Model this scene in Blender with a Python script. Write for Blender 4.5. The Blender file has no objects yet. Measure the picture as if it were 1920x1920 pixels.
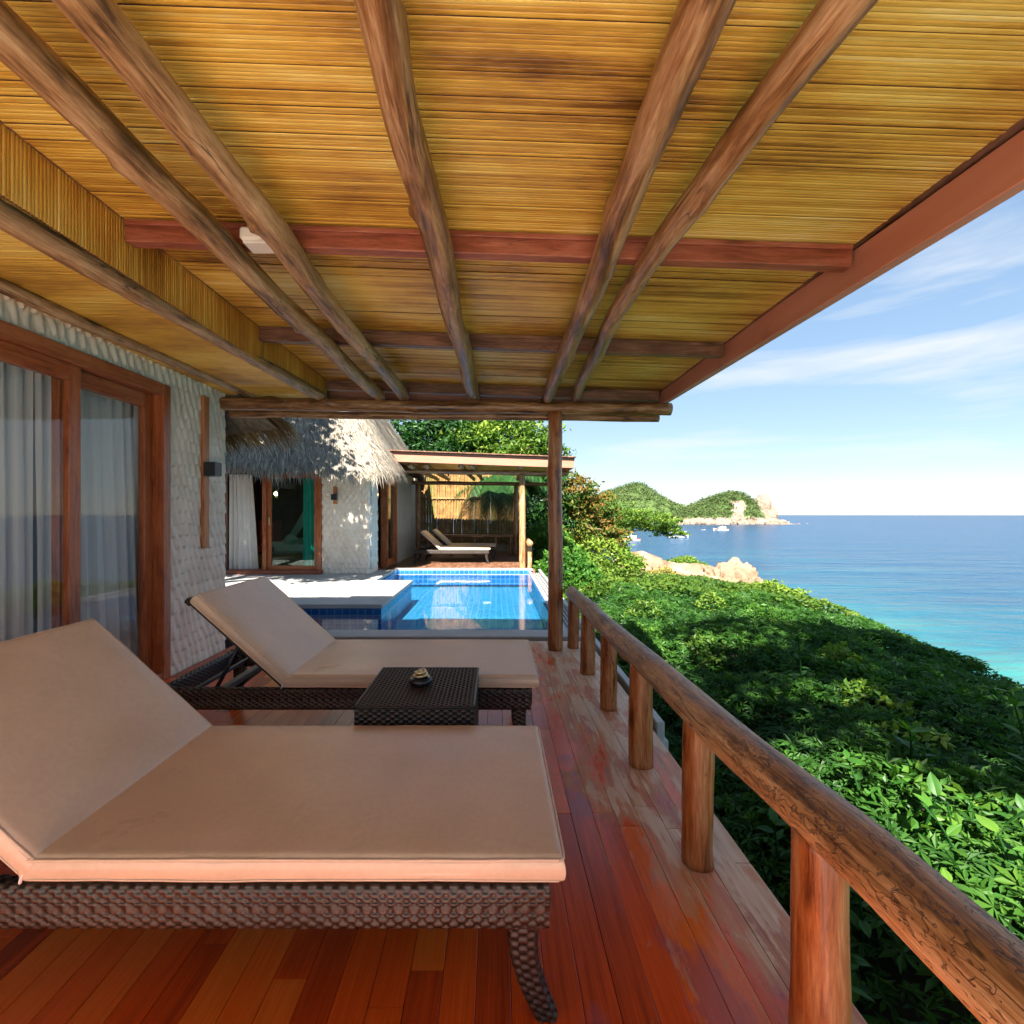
import bpy, math, random
import numpy as np
from mathutils import Vector, Matrix
random.seed(7); RNG = np.random.default_rng(7)
S = bpy.context.scene; COL = S.collection
R = math.radians
# ------------------------------------------------------------------ camera
CAMZ = 1.21; FPX = 880.0; VX, VY = 930.0, 965.0
cam = bpy.data.cameras.new('camera'); camo = bpy.data.objects.new('camera', cam); COL.objects.link(camo)
cam.sensor_width = 36; cam.lens = 36*FPX/1920
cam.shift_x = (960-VX)/1920; cam.shift_y = (VY-960)/1920
camo.location = (0, 0, CAMZ); camo.rotation_euler = (R(90), 0, 0)
cam.clip_start = .02; cam.clip_end = 30000
S.camera = camo
# ------------------------------------------------------------------ sun, sky, exposure
SUN_EL = R(47); SUN_DX = .16
sd = Vector((SUN_DX, 1, 0)).normalized()*math.cos(SUN_EL); sd.z = -math.sin(SUN_EL)
sun = bpy.data.lights.new('sun', 'SUN'); sun.energy = 2.5; sun.angle = R(.55); sun.color = (1, .93, .82)
suno = bpy.data.objects.new('sun', sun); COL.objects.link(suno)
suno.rotation_euler = sd.to_track_quat('-Z', 'Y').to_euler(); suno.location = (-3, -20, 18)
W = bpy.data.worlds.new('World'); S.world = W; W.use_nodes = True
wt = W.node_tree; wt.nodes.clear()
def wn(t, **k):
    n = wt.nodes.new(t)
    for a, b in k.items(): setattr(n, a, b)
    return n
sky = wn('ShaderNodeTexSky', sky_type='NISHITA', sun_disc=False, sun_elevation=SUN_EL,
         sun_rotation=math.atan2(-sd.x, -sd.y), altitude=0, air_density=.8, dust_density=0., ozone_density=3.0)
tc = wn('ShaderNodeTexCoord')
# thin high cloud: streaks in the direction of view, stretched along the horizon
mp = wn('ShaderNodeMapping'); mp.inputs['Rotation'].default_value = (0, R(9), 0); mp.inputs['Scale'].default_value = (1.5, 1.5, 9.0)
mp.inputs['Location'].default_value = (.35, .1, 2.1)
wt.links.new(tc.outputs['Generated'], mp.inputs[0])
cn = wn('ShaderNodeTexNoise'); cn.inputs['Scale'].default_value = 1.5; cn.inputs['Detail'].default_value = 7; cn.inputs['Roughness'].default_value = .55; cn.inputs['Distortion'].default_value = .35
wt.links.new(mp.outputs[0], cn.inputs['Vector'])
cr = wn('ShaderNodeValToRGB'); cr.color_ramp.elements[0].position = .50; cr.color_ramp.elements[1].position = .72
wt.links.new(cn.outputs['Fac'], cr.inputs[0])
cm = wn('ShaderNodeMath', operation='MULTIPLY'); cm.inputs[1].default_value = .75
wt.links.new(cr.outputs[0], cm.inputs[0])
cx = wn('ShaderNodeMixRGB'); cx.inputs[2].default_value = (2.0, 2.05, 2.1, 1)
gm = wn('ShaderNodeGamma'); gm.inputs[1].default_value = .45; wt.links.new(sky.outputs[0], gm.inputs[0])
wt.links.new(cm.outputs[0], cx.inputs[0]); hs = wn('ShaderNodeHueSaturation'); hs.inputs['Saturation'].default_value = 1.4; wt.links.new(gm.outputs[0], hs.inputs['Color']); wt.links.new(hs.outputs[0], cx.inputs[1])
bg = wn('ShaderNodeBackground'); bg.inputs[1].default_value = .0525
wt.links.new(cx.outputs[0], bg.inputs[0])
wo = wn('ShaderNodeOutputWorld'); wt.links.new(bg.outputs[0], wo.inputs[0])
S.view_settings.view_transform = 'Standard'; S.view_settings.look = 'None'
S.view_settings.exposure = 3.25; S.view_settings.gamma = 1; S.view_settings.use_curve_mapping = False
try:
    S.cycles.max_bounces = 8; S.cycles.diffuse_bounces = 5; S.cycles.glossy_bounces = 3
    S.cycles.transparent_max_bounces = 16; S.cycles.use_denoising = True; S.cycles.caustics_reflective = False; S.cycles.caustics_refractive = False
    S.cycles.sample_clamp_indirect = 6
except Exception: pass

# ------------------------------------------------------------------ helpers
def px(x, y, z):            # photograph pixel + known height -> point
    D = (z-CAMZ)*FPX/(VY-y); return np.array([(x-VX)*D/FPX, D, z])
def vnoise(x, y, seed=0):
    x = np.asarray(x, float); y = np.asarray(y, float)
    xi = np.floor(x).astype(np.int64); yi = np.floor(y).astype(np.int64); xf = x-xi; yf = y-yi
    def h(a, b):
        n = (a*374761393 + b*668265263 + seed*1442695041) & 0x7fffffff
        n = ((n ^ (n >> 13))*1274126177) & 0x7fffffff
        return ((n ^ (n >> 16)) & 0xffff)/65535.0
    u = xf*xf*(3-2*xf); v = yf*yf*(3-2*yf)
    return (h(xi, yi)*(1-u)+h(xi+1, yi)*u)*(1-v)+(h(xi, yi+1)*(1-u)+h(xi+1, yi+1)*u)*v
def fbm(x, y, seed=0, o=4):
    s = 0; a = .5
    for k in range(o): s = s+a*vnoise(np.asarray(x)*2**k, np.asarray(y)*2**k, seed+k*17); a *= .5
    return s
class MB:
    def __init__(s): s.V = []; s.F = []; s.n = 0; s.WC = []; s.LV = []
    def add(s, v, f, wc=None, lv=None):
        v = np.asarray(v, float).reshape(-1, 3); s.V.append(v)
        for a in (f if isinstance(f, (list, tuple)) else [f]):
            a = np.asarray(a, np.int64)
            if a.size: s.F.append(a+s.n)
        s.WC.append(v if wc is None else np.asarray(wc, float).reshape(-1, 3))
        s.LV.append(np.zeros(len(v)) if lv is None else np.broadcast_to(np.asarray(lv, float), (len(v),)))
        s.n += len(v); return s
    def mesh(s, name, mat, smooth=False):
        V = np.concatenate(s.V); me = bpy.data.meshes.new(name)
        me.vertices.add(len(V)); me.vertices.foreach_set('co', V.ravel())
        li = np.concatenate([a.ravel() for a in s.F]); ct = np.concatenate([np.full(len(a), a.shape[1]) for a in s.F])
        st = np.concatenate([[0], np.cumsum(ct)[:-1]])
        me.loops.add(len(li)); me.loops.foreach_set('vertex_index', li.astype(np.int32))
        me.polygons.add(len(ct)); me.polygons.foreach_set('loop_start', st.astype(np.int32)); me.polygons.foreach_set('loop_total', ct.astype(np.int32))
        me.polygons.foreach_set('use_smooth', np.full(len(ct), bool(smooth)))
        a = me.attributes.new('wc', 'FLOAT_VECTOR', 'POINT'); a.data.foreach_set('vector', np.concatenate(s.WC).ravel())
        a = me.attributes.new('lv', 'FLOAT', 'POINT'); a.data.foreach_set('value', np.concatenate(s.LV))
        me.update(calc_edges=True); me.validate()
        if mat is not None: me.materials.append(mat)
        return me
    def build(s, name, mat, parent=None, smooth=False): return link(name, s.mesh(name, mat, smooth), parent)
def link(name, me, parent=None):
    o = bpy.data.objects.new(name, me); COL.objects.link(o)
    if parent is not None: o.parent = parent
    return o
def tag(o, label=None, cat=None, group=None, kind=None):
    for k, v in (('label', label), ('category', cat), ('group', group), ('kind', kind)):
        if v: o[k] = v
    return o
def thing(name, label, cat, loc=(0, 0, 0), rz=0, group=None, kind=None):
    o = bpy.data.objects.new(name, None); COL.objects.link(o); o.location = loc; o.rotation_euler = (0, 0, rz)
    o.empty_display_size = .1
    return tag(o, label, cat, group, kind)
def copy_tree(o, parent=None):
    c = o.copy(); COL.objects.link(c); c.parent = parent
    for ch in list(o.children): copy_tree(ch, c)
    return c
# chamfered box; wc runs along the longest side
def box(m, c, s, ch=.004, rot=None, lv=0):
    c = np.array(c, float); h = np.array(s, float)/2; ch = min(ch, h.min()*.45)
    vs = []; idx = {}
    for sx in (-1, 1):
        for sy in (-1, 1):
            for sz in (-1, 1):
                for ax in range(3):
                    p = np.array([sx, sy, sz])*h
                    for k in range(3):
                        if k != ax: p[k] -= np.sign(p[k])*ch
                    idx[(sx, sy, sz, ax)] = len(vs); vs.append(p)
    q = []; t = []
    for ax in range(3):
        o = [k for k in range(3) if k != ax]
        for sg in (-1, 1):
            f = []
            for a, b in ((-1, -1), (1, -1), (1, 1), (-1, 1)):
                s3 = [0, 0, 0]; s3[ax] = sg; s3[o[0]] = a; s3[o[1]] = b; f.append(idx[(*s3, ax)])
            if (sg < 0) ^ (ax == 1): f = f[::-1]
            q.append(f)
    for ax in range(3):           # edge along ax
        o = [k for k in range(3) if k != ax]
        for a in (-1, 1):
            for b in (-1, 1):
                def I(e, fa):
                    s3 = [0, 0, 0]; s3[ax] = e; s3[o[0]] = a; s3[o[1]] = b; return idx[(*s3, fa)]
                q.append([I(-1, o[0]), I(1, o[0]), I(1, o[1]), I(-1, o[1])])
    for sx in (-1, 1):
        for sy in (-1, 1):
            for sz in (-1, 1): t.append([idx[(sx, sy, sz, k)] for k in range(3)])
    vs = np.array(vs); L = int(np.argmax(s)); od = [L]+[k for k in range(3) if k != L]
    wc = vs[:, od]+c[od]
    if rot is not None: vs = vs @ np.array(rot).T
    return m.add(vs+c, [np.array(q), np.array(t)], wc, lv)
def roty(a): return Matrix.Rotation(a, 3, 'Y')
def rotz(a): return Matrix.Rotation(a, 3, 'Z')
def frame(path):
    T = np.gradient(path, axis=0); T /= np.linalg.norm(T, axis=1)[:, None]
    up = np.array([0, 0, 1.]) if abs(T[:, 2]).mean() < .8 else np.array([0, 1., 0])
    A = np.cross(up, T); A /= np.linalg.norm(A, axis=1)[:, None]; B = np.cross(T, A); return T, A, B
def resample(pts, n):
    pts = np.array(pts, float)
    if len(pts) > 2:      # catmull-ish smoothing through linear resample + blur
        d = np.r_[0, np.cumsum(np.linalg.norm(np.diff(pts, axis=0), axis=1))]
        t = np.linspace(0, d[-1], n); p = np.stack([np.interp(t, d, pts[:, k]) for k in range(3)], 1)
        for _ in range(3): p[1:-1] = (p[:-2]+2*p[1:-1]+p[2:])/4
        return p
    t = np.linspace(0, 1, n)[:, None]; return pts[0]*(1-t)+pts[1]*t
def tube(m, path, rad, sides=12, seed=0, rough=0, cap=True, lv=0, knots=0):
    path = np.asarray(path, float); n = len(path); rad = np.broadcast_to(np.asarray(rad, float), (n,))
    T, A, B = frame(path); th = np.arange(sides)*2*np.pi/sides
    s = np.r_[0, np.cumsum(np.linalg.norm(np.diff(path, axis=0), axis=1))]
    rr = np.repeat(rad[:, None], sides, 1)
    if rough:
        ca = np.cos(th)[None, :]*1.3; sa = np.sin(th)[None, :]*1.3
        nz = vnoise(s[:, None]*3.1+ca*.6+50, sa+10*seed+s[:, None]*.7, seed)-.5 + .5*(vnoise(s[:, None]*11+ca, sa*2+5*seed, seed+3)-.5)
        rr = rr*(1+rough*nz)
    kr = random.Random(seed*77+5)
    for _ in range(knots):
        s0 = kr.uniform(.05, .95)*s[-1]; t0 = kr.uniform(0, 6.28); w_ = kr.uniform(.02, .05); dt = (th-t0+np.pi) % (2*np.pi)-np.pi
        rr = rr*(1+kr.uniform(.12, .34)*np.exp(-((s-s0)/w_)**2)[:, None]*np.exp(-(dt/.55)**2)[None, :])
    P = path[:, None, :]+(A[:, None, :]*np.cos(th)[None, :, None]+B[:, None, :]*np.sin(th)[None, :, None])*rr[:, :, None]
    wc = np.stack([np.repeat(s[:, None], sides, 1), np.cos(th)[None, :]*rr, np.sin(th)[None, :]*rr], 2)+np.array([seed*3.7, 0, 0])
    i = np.arange(n-1)[:, None]*sides; j = np.arange(sides)[None, :]; k = (j+1) % sides
    q = np.stack([i+j, i+k, i+sides+k, i+sides+j], 2).reshape(-1, 4)
    vs = P.reshape(-1, 3); wcs = wc.reshape(-1, 3); F = [q]
    if cap:
        c0 = len(vs); vs = np.vstack([vs, path[0], path[-1]]); wcs = np.vstack([wcs, [s[0]+seed*3.7, 0, 0], [s[-1]+seed*3.7, 0, 0]])
        a = np.arange(sides); b = (a+1) % sides
        F.append(np.stack([b, a, np.full(sides, c0)], 1)); F.append(np.stack([a+(n-1)*sides, b+(n-1)*sides, np.full(sides, c0+1)], 1))
    return m.add(vs, F, wcs, lv)
def lathe(m, prof, sides=24, c=(0, 0, 0), lv=0):
    prof = np.array(prof, float); n = len(prof); th = np.arange(sides)*2*np.pi/sides
    P = np.stack([prof[:, None, 0]*np.cos(th), prof[:, None, 0]*np.sin(th), np.repeat(prof[:, 1:2], sides, 1)], 2)+np.array(c)
    i = np.arange(n-1)[:, None]*sides; j = np.arange(sides)[None, :]; k = (j+1) % sides
    return m.add(P.reshape(-1, 3), np.stack([i+j, i+k, i+sides+k, i+sides+j], 2).reshape(-1, 4), None, lv)
def grid(m, P, lv=None, wc=None):
    a, b = P.shape[:2]; i = np.arange(a-1)[:, None]*b; j = np.arange(b-1)[None, :]
    q = np.stack([i+j, i+b+j, i+b+j+1, i+j+1], 2).reshape(-1, 4)
    return m.add(P.reshape(-1, 3), q, None if wc is None else wc.reshape(-1, 3), None if lv is None else np.asarray(lv).ravel())

# ------------------------------------------------------------------ materials
class NT:
    def __init__(s, name):
        s.m = bpy.data.materials.new(name); s.m.use_nodes = True; s.t = s.m.node_tree; s.t.nodes.clear()
        s.out = s.t.nodes.new('ShaderNodeOutputMaterial')
    def n(s, t, ins=None, **k):
        n = s.t.nodes.new(t)
        for a, b in k.items(): setattr(n, a, b)
        for a, b in (ins or {}).items(): s.put(n.inputs[a], b)
        return n
    def put(s, sock, v):
        if isinstance(v, bpy.types.NodeSocket): s.t.links.new(v, sock)
        else:
            if hasattr(sock.default_value, '__len__') and isinstance(v, (tuple, list)) and len(v) == 3 and len(sock.default_value) == 4: v = (*v, 1)
            sock.default_value = v
    def attr(s, name, out='Vector'): return s.n('ShaderNodeAttribute', attribute_name=name).outputs[out]
    def pos(s): return s.n('ShaderNodeNewGeometry').outputs['Position']
    def rnd(s): return s.n('ShaderNodeObjectInfo').outputs['Random']
    def map(s, v, sc=(1, 1, 1), loc=(0, 0, 0), rot=(0, 0, 0)):
        return s.n('ShaderNodeMapping', {0: v, 'Scale': sc, 'Location': loc, 'Rotation': rot}).outputs[0]
    def vadd(s, a, b): return s.n('ShaderNodeVectorMath', {0: a, 1: b}, operation='ADD').outputs[0]
    def vscale(s, a, f): return s.n('ShaderNodeVectorMath', {0: a, 3: f}, operation='SCALE').outputs[0]
    def comb(s, x=0., y=0., z=0.): return s.n('ShaderNodeCombineXYZ', {0: x, 1: y, 2: z}).outputs[0]
    def sep(s, v): return s.n('ShaderNodeSeparateXYZ', {0: v}).outputs
    def noise(s, v, sc=1., det=3., ro=.5, dist=0.): return s.n('ShaderNodeTexNoise', {'Vector': v, 'Scale': sc, 'Detail': det, 'Roughness': ro, 'Distortion': dist}).outputs['Fac']
    def math(s, op, a, b=0., c=0., clamp=False): return s.n('ShaderNodeMath', {0: a, 1: b, 2: c}, operation=op, use_clamp=clamp).outputs[0]
    def mr(s, v, a, b, c=0., d=1., smooth=False):
        return s.n('ShaderNodeMapRange', {0: v, 1: a, 2: b, 3: c, 4: d}, interpolation_type='SMOOTHSTEP' if smooth else 'LINEAR').outputs[0]
    def mix(s, f, a, b, blend='MIX'): return s.n('ShaderNodeMixRGB', {0: f, 1: a, 2: b}, blend_type=blend).outputs[0]
    def ramp(s, f, stops):
        n = s.n('ShaderNodeValToRGB', {0: f}); e = n.color_ramp.elements
        while len(e) < len(stops): e.new(.5)
        for k, (p, c) in enumerate(stops): e[k].position = p; e[k].color = (*c, 1)
        return n.outputs[0]
    def bump(s, h, st=.3, dist=.01): return s.n('ShaderNodeBump', {'Height': h, 'Strength': st, 'Distance': dist}).outputs[0]
    def bsdf(s, col, rough=.5, nrm=None, spec=.5, **k):
        d = {'Base Color': col, 'Roughness': rough, 'Specular IOR Level': spec}; d.update(k)
        n = s.n('ShaderNodeBsdfPrincipled', d)
        if nrm is not None: s.put(n.inputs['Normal'], nrm)
        return n.outputs[0]
    def fres(s, ior, nrm=None):
        bf = s.n('ShaderNodeNewGeometry').outputs['Backfacing']; n = s.n('ShaderNodeFresnel', {'IOR': s.mr(bf, 0., 1., ior, 1/ior)})
        if nrm is not None: s.put(n.inputs['Normal'], nrm)
        return n.outputs[0]
    def done(s, sh): s.t.links.new(sh, s.out.inputs[0]); return s.m
M = {}
def wood(name, dark, mid, light, rough=.4, grain=1., worm=0., coord='wc', bump=.35, crack=.8):
    n = NT(name); r = n.rnd()
    v = n.attr('wc') if coord == 'wc' else n.pos()
    v = n.vadd(v, n.comb(n.math('MULTIPLY', r, 37.), n.math('MULTIPLY', r, 11.), 0.))
    g = n.noise(n.map(v, (3.2, 46*grain, 46*grain)), 1., 7, .68, .7)
    b = n.noise(n.map(v, (2.0, 9, 9)), 1., 4, .6, 1.0)
    f = n.noise(n.map(v, (20, 210, 210)), 1., 3, .6)
    k = n.math('ADD', n.math('MULTIPLY', g, .6), n.math('MULTIPLY', b, .5))
    c = n.ramp(k, [(.43, dark), (.54, mid), (.66, light)])
    c = n.mix(n.mr(f, .38, .62, .0, .45), c, n.mix(1., c, (.45, .4, .36), 'MULTIPLY'))
    ck = n.math('ABSOLUTE', n.math('SUBTRACT', n.noise(n.map(v, (1.3, 21, 21), (7, 3, 1)), 1., 3, .5, .5), .5))
    ck = n.math('MULTIPLY', n.mr(ck, .004, .014, 1., 0.), n.mr(n.noise(n.map(v, (2.2, 5, 5), (2, 2, 9)), 1., 2), .5, .6))
    c = n.mix(n.math('MULTIPLY', ck, crack), c, tuple(x*.3 for x in dark))
    # knots
    vo = n.n('ShaderNodeTexVoronoi', {'Vector': n.map(v, (2.1, 5.5, 5.5)), 'Scale': 1.}).outputs['Distance']
    c = n.mix(n.mr(vo, .03, .15, .85, 0.), c, tuple(x*.45 for x in dark))
    h = n.math('SUBTRACT', n.math('ADD', n.math('MULTIPLY', g, .7), n.math('MULTIPLY', f, .35)), n.math('MULTIPLY', ck, crack*.6))
    if worm:
        wv = n.vadd(n.map(v, (9, 30, 30)), n.vscale(n.n('ShaderNodeTexNoise', {'Vector': n.map(v, (22, 40, 40)), 'Scale': 1.}).outputs['Color'], 1.6))
        w = n.noise(wv, 1., 2, .5, 1.2)
        w = n.math('ABSOLUTE', n.math('SUBTRACT', w, .5))
        patch = n.mr(n.noise(n.map(v, (3, 9, 9)), 1., 2), .34, .46)
        w = n.math('MULTIPLY', n.mr(w, .008, .03, 1., 0.), patch)
        c = n.mix(n.math('MULTIPLY', w, worm), c, tuple(x*.35 for x in dark)); h = n.math('SUBTRACT', h, n.math('MULTIPLY', w, .9))
    rr = n.mr(b, .3, .7, rough-.1, rough+.15)
    M[name] = n.done(n.bsdf(c, rr, n.bump(h, bump, .004)))
wood('log_varnished', (.075, .03, .011), (.28, .122, .042), (.48, .28, .14), .38, bump=.6)
wood('log_pale', (.115, .052, .02), (.38, .195, .08), (.57, .36, .19), .45, bump=.6)
wood('log_post', (.10, .026, .008), (.34, .105, .026), (.46, .23, .095), .3, bump=.4)
wood('log_rail', (.12, .05, .018), (.43, .225, .09), (.60, .38, .20), .45, worm=.6, bump=1.)
wood('door_wood', (.20, .045, .014), (.37, .10, .03), (.46, .155, .055), .35, 1.4, bump=.12, crack=0.)
wood('lamp_wood', (.3, .085, .022), (.50, .17, .045), (.58, .25, .09), .4, 1.2, bump=.12, crack=0.)
wood('beam_red', (.19, .045, .02), (.29, .075, .036), (.38, .125, .07), .5, .8, bump=.2, crack=.4)
wood('beam_brown', (.07, .03, .016), (.16, .07, .038), (.26, .13, .075), .5, .8, bump=.2, crack=.4)
def painted(name, col, col2, rough=.55):
    n = NT(name); p = n.pos()
    a = n.noise(n.map(p, (3, 1.2, 9)), 1., 5, .6); b = n.noise(n.map(p, (60, 4, 8)), 1., 2)
    c = n.mix(n.mr(a, .35, .7), col, col2); c = n.mix(n.mr(b, .62, .8, 0, .5), c, tuple(x*.55 for x in col))
    M[name] = n.done(n.bsdf(c, rough, n.bump(a, .15, .003)))
painted('edge_paint', (.46, .165, .095), (.54, .225, .14)); painted('fascia_paint', (.33, .135, .083), (.37, .16, .105))
def bamboo(name, vert=False):
    n = NT(name); r = n.rnd(); p = n.pos(); sx, sy, sz = n.sep(p)
    along = sz if vert else sx
    v = n.comb(n.math('ADD', n.math('MULTIPLY', along, 1.), n.math('MULTIPLY', r, 91.)), n.math('MULTIPLY', r, 57.), 0.)
    a = n.noise(n.map(v, (1.1, 1, 1)), 1., 4, .6); fi = n.noise(n.map(n.vadd(v, n.comb(0., n.math('MULTIPLY', sy, 300.), n.math('MULTIPLY', sx if vert else sz, 300.))), (9, 1, 1)), 1., 3, .5)
    zone = n.noise(n.map(p, (.9, 2.2, 1)), 1., 5, .6)
    k = n.math('ADD', n.math('ADD', n.math('MULTIPLY', a, .36), n.math('MULTIPLY', zone, .82)), n.math('MULTIPLY', n.math('SUBTRACT', r, .5), .12))
    k = n.math('ADD', k, n.math('MULTIPLY', n.math('SUBTRACT', fi, .5), .22))
    c = n.ramp(k, [(.41, (.17, .070, .011)), (.51, (.42, .21, .030)), (.61, (.62, .365, .055)), (.72, (.73, .51, .12)), (.85, (.84, .71, .36))])
    if vert: c = n.mix(.55, c, n.ramp(k, [(.3, (.26, .085, .012)), (.5, (.48, .19, .025)), (.75, (.60, .33, .07))]))
    else:   # shifts to a darker olive towards the seaward side
        c = n.mix(n.mr(sx, -.3, 1.4, 0., .55), c, n.mix(1., c, (.74, .80, .95), 'MULTIPLY'))
    M[name] = n.done(n.bsdf(c, n.mr(a, .3, .7, .28, .45), n.bump(fi, .25, .002)))
bamboo('bamboo_strip'); bamboo('bamboo_slat', True)
def deckmat():
    n = NT('deck_wood'); r = n.rnd(); p = n.pos(); sx, sy, sz = n.sep(p)
    q = n.vadd(p, n.comb(n.math('MULTIPLY', r, 53.), n.math('MULTIPLY', r, 29.), 0.))
    g = n.noise(n.map(q, (55, 2.2, 1)), 1., 5, .6, .5); b = n.noise(n.map(q, (9, .9, 1)), 1., 3, .5)
    k = n.math('ADD', n.math('MULTIPLY', r, .55), n.math('ADD', n.math('MULTIPLY', g, .35), n.math('MULTIPLY', b, .25)))
    c = n.ramp(k, [(.25, (.24, .030, .008)), (.45, (.64, .078, .009)), (.65, (.76, .120, .012)), (.9, (.76, .18, .024))])
    fine = n.noise(n.map(q, (240, 5, 1)), 1., 2)
    c = n.mix(n.mr(fine, .35, .65, 0, .3), c, n.mix(1., c, (.5, .42, .4), 'MULTIPLY'))
    # walked and rained-on wear towards the open side
    wn_ = n.noise(n.map(q, (9, 1.8, 1)), 1., 5, .65, .8); wl = n.noise(n.map(p, (4.2, 1.9, 1), (3.1, 1.7, 0)), 1., 6, .62, .6)
    edge = n.mr(n.math('ADD', sx, n.mr(sy, .9, 3.6, 0., .45)), .10, .92, -.36, .03)
    streak = n.noise(n.map(p, (34, 2.2, 1)), 1., 4, .65)
    wk = n.math('ADD', n.math('ADD', n.math('MULTIPLY', wn_, .36), n.math('MULTIPLY', wl, .78)), edge)
    wk = n.math('ADD', wk, n.math('MULTIPLY', n.math('SUBTRACT', streak, .5), .30))
    half = n.mr(wk, .45, .52); full = n.mr(wk, .555, .60)
    stain = n.math('MULTIPLY', n.mr(n.noise(n.map(p, (5, 2.2, 1), (9, 4, 0)), 1., 4, .6), .55, .62), n.mr(sx, .0, .3))
    c = n.mix(n.math('MULTIPLY', stain, .6), c, (.30, .075, .10))
    c = n.mix(n.math('MULTIPLY', half, .75), c, n.ramp(g, [(.3, (.34, .12, .09)), (.5, (.50, .235, .10)), (.7, (.56, .34, .20))]))
    pale = n.ramp(n.noise(n.map(q, (30, 3, 1)), 1., 4, .6), [(.3, (.50, .28, .15)), (.55, (.66, .45, .30)), (.75, (.76, .58, .43))])
    c = n.mix(n.math('MULTIPLY', full, .9), c, pale)
    ro = n.math('ADD', n.mr(half, 0., 1., .20, .42), n.math('MULTIPLY', g, .1))
    M['deck_wood'] = n.done(n.bsdf(c, ro, n.bump(n.math('ADD', g, n.math('MULTIPLY', full, .4)), .18, .003)))
deckmat()
def simple(name, col, rough=.5, var=.15, sc=6., bump=0., bsc=40., metal=0., spec=.5, **k):
    n = NT(name); p = n.pos(); a = n.noise(p, sc, 4, .6)
    c = n.mix(n.mr(a, .3, .7), tuple(x*(1-var) for x in col), tuple(min(1, x*(1+var)) for x in col))
    nr = n.bump(n.noise(p, bsc, 4, .6), bump, .005) if bump else None
    M[name] = n.done(n.bsdf(c, rough, nr, spec, Metallic=metal, **k))
def cushion_mat(name, c1, c2):
    n = NT(name); p = n.n('ShaderNodeTexCoord').outputs['Object']; a = n.noise(p, 3.2, 4, .6, .4); b = n.noise(p, 60., 3, .6)
    c = n.mix(n.mr(a, .33, .68), c1, c2); st = n.noise(n.map(p, (1, 1, 1), (4, 2, 1)), 5.5, 5, .65, .8); c = n.mix(n.mr(st, .5, .8, 0., .16), c, tuple(x*.66 for x in c1)); c = n.mix(n.mr(b, .4, .6, 0., .12), c, tuple(x*.6 for x in c1))
    nr = n.bump(n.math('ADD', n.math('MULTIPLY', b, .25), n.noise(p, 7., 3, .5, .6)), .22, .006)
    M[name] = n.done(n.bsdf(c, n.mr(a, .3, .7, .27, .38), nr, .5))
cushion_mat('cushion_tan', (.585, .43, .30), (.66, .495, .36)); cushion_mat('piping_tan', (.60, .44, .31), (.66, .49, .36))
def wickermat():
    n = NT('wicker'); h = n.attr('lv', 'Fac'); a = n.noise(n.pos(), 45., 3)
    c = n.mix(n.mr(h, -.2, .8), (.008, .005, .004), n.mix(n.mr(a, .3, .7), (.024, .015, .011), (.046, .030, .022)))  # shade between strands put into the colour, by weave depth
    M['wicker'] = n.done(n.bsdf(c, .36, None, .4))
wickermat()
simple('dark_frame', (.018, .014, .013), .45, .2)
simple('black_metal', (.018, .02, .024), .4, .2)
simple('white_plastic', (.62, .58, .52), .45, .05)
simple('stone_terrace', (.70, .67, .62), .7, .06, 4., .15, 60.)  # bright stone of the slab added to reflect sunlight under the roof
simple('stone_white', (.33, .32, .305), .6, .10, 4., .15, 60.)
simple('stone_gutter', (.36, .39, .40), .5, .1, 5., .1, 60.)
simple('concrete', (.40, .40, .37), .8, .2, 5., .3, 50.)
def stucco():
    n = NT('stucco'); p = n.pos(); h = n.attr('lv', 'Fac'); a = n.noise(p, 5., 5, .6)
    c = n.mix(n.mr(a, .3, .7), (.66, .57, .46), (.82, .74, .63)); c = n.mix(n.mr(h, .0, .35, .55, 0.), c, (.30, .26, .22))  # relief shade put into the colour: hollows between the strokes darkened
    M['stucco'] = n.done(n.bsdf(c, .8, n.bump(n.noise(p, 70., 4, .6), .3, .004), .3))
stucco()
simple('plaster_plain', (.55, .51, .45), .85, .1)
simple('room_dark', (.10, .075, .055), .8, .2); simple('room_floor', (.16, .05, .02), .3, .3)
simple('linen', (.72, .72, .70), .8, .04); simple('bed_wood', (.34, .17, .03), .5, .2)
simple('teal_cloth', (.02, .42, .36), .8, .08); simple('red_cloth', (.25, .03, .025), .8, .1)
simple('brass', (.62, .50, .28), .3, .15, 40., metal=.7); simple('ash_black', (.015, .018, .024), .25, .2)
simple('bedsheet_teal', (.06, .30, .27), .8, .1)
def cloth_sheer():
    n = NT('curtain_sheer'); w = n.noise(n.map(n.pos(), (1, 260, 3)), 1., 2)
    d = n.n('ShaderNodeBsdfDiffuse', {0: (.90, .90, .88)}).outputs[0]; t = n.n('ShaderNodeBsdfTranslucent', {0: (.75, .78, .8)}).outputs[0]
    tr = n.n('ShaderNodeBsdfTransparent').outputs[0]
    a = n.n('ShaderNodeMixShader', {0: .3, 1: d, 2: t}).outputs[0]
    M['curtain_sheer'] = n.done(n.n('ShaderNodeMixShader', {0: n.mr(w, .3, .7, .02, .12), 1: a, 2: tr}).outputs[0])
    n = NT('net'); d = n.n('ShaderNodeBsdfDiffuse', {0: (.55, .72, .70)}).outputs[0]; tr = n.n('ShaderNodeBsdfTransparent').outputs[0]
    M['net'] = n.done(n.n('ShaderNodeMixShader', {0: .45, 1: d, 2: tr}).outputs[0])
cloth_sheer()
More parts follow.
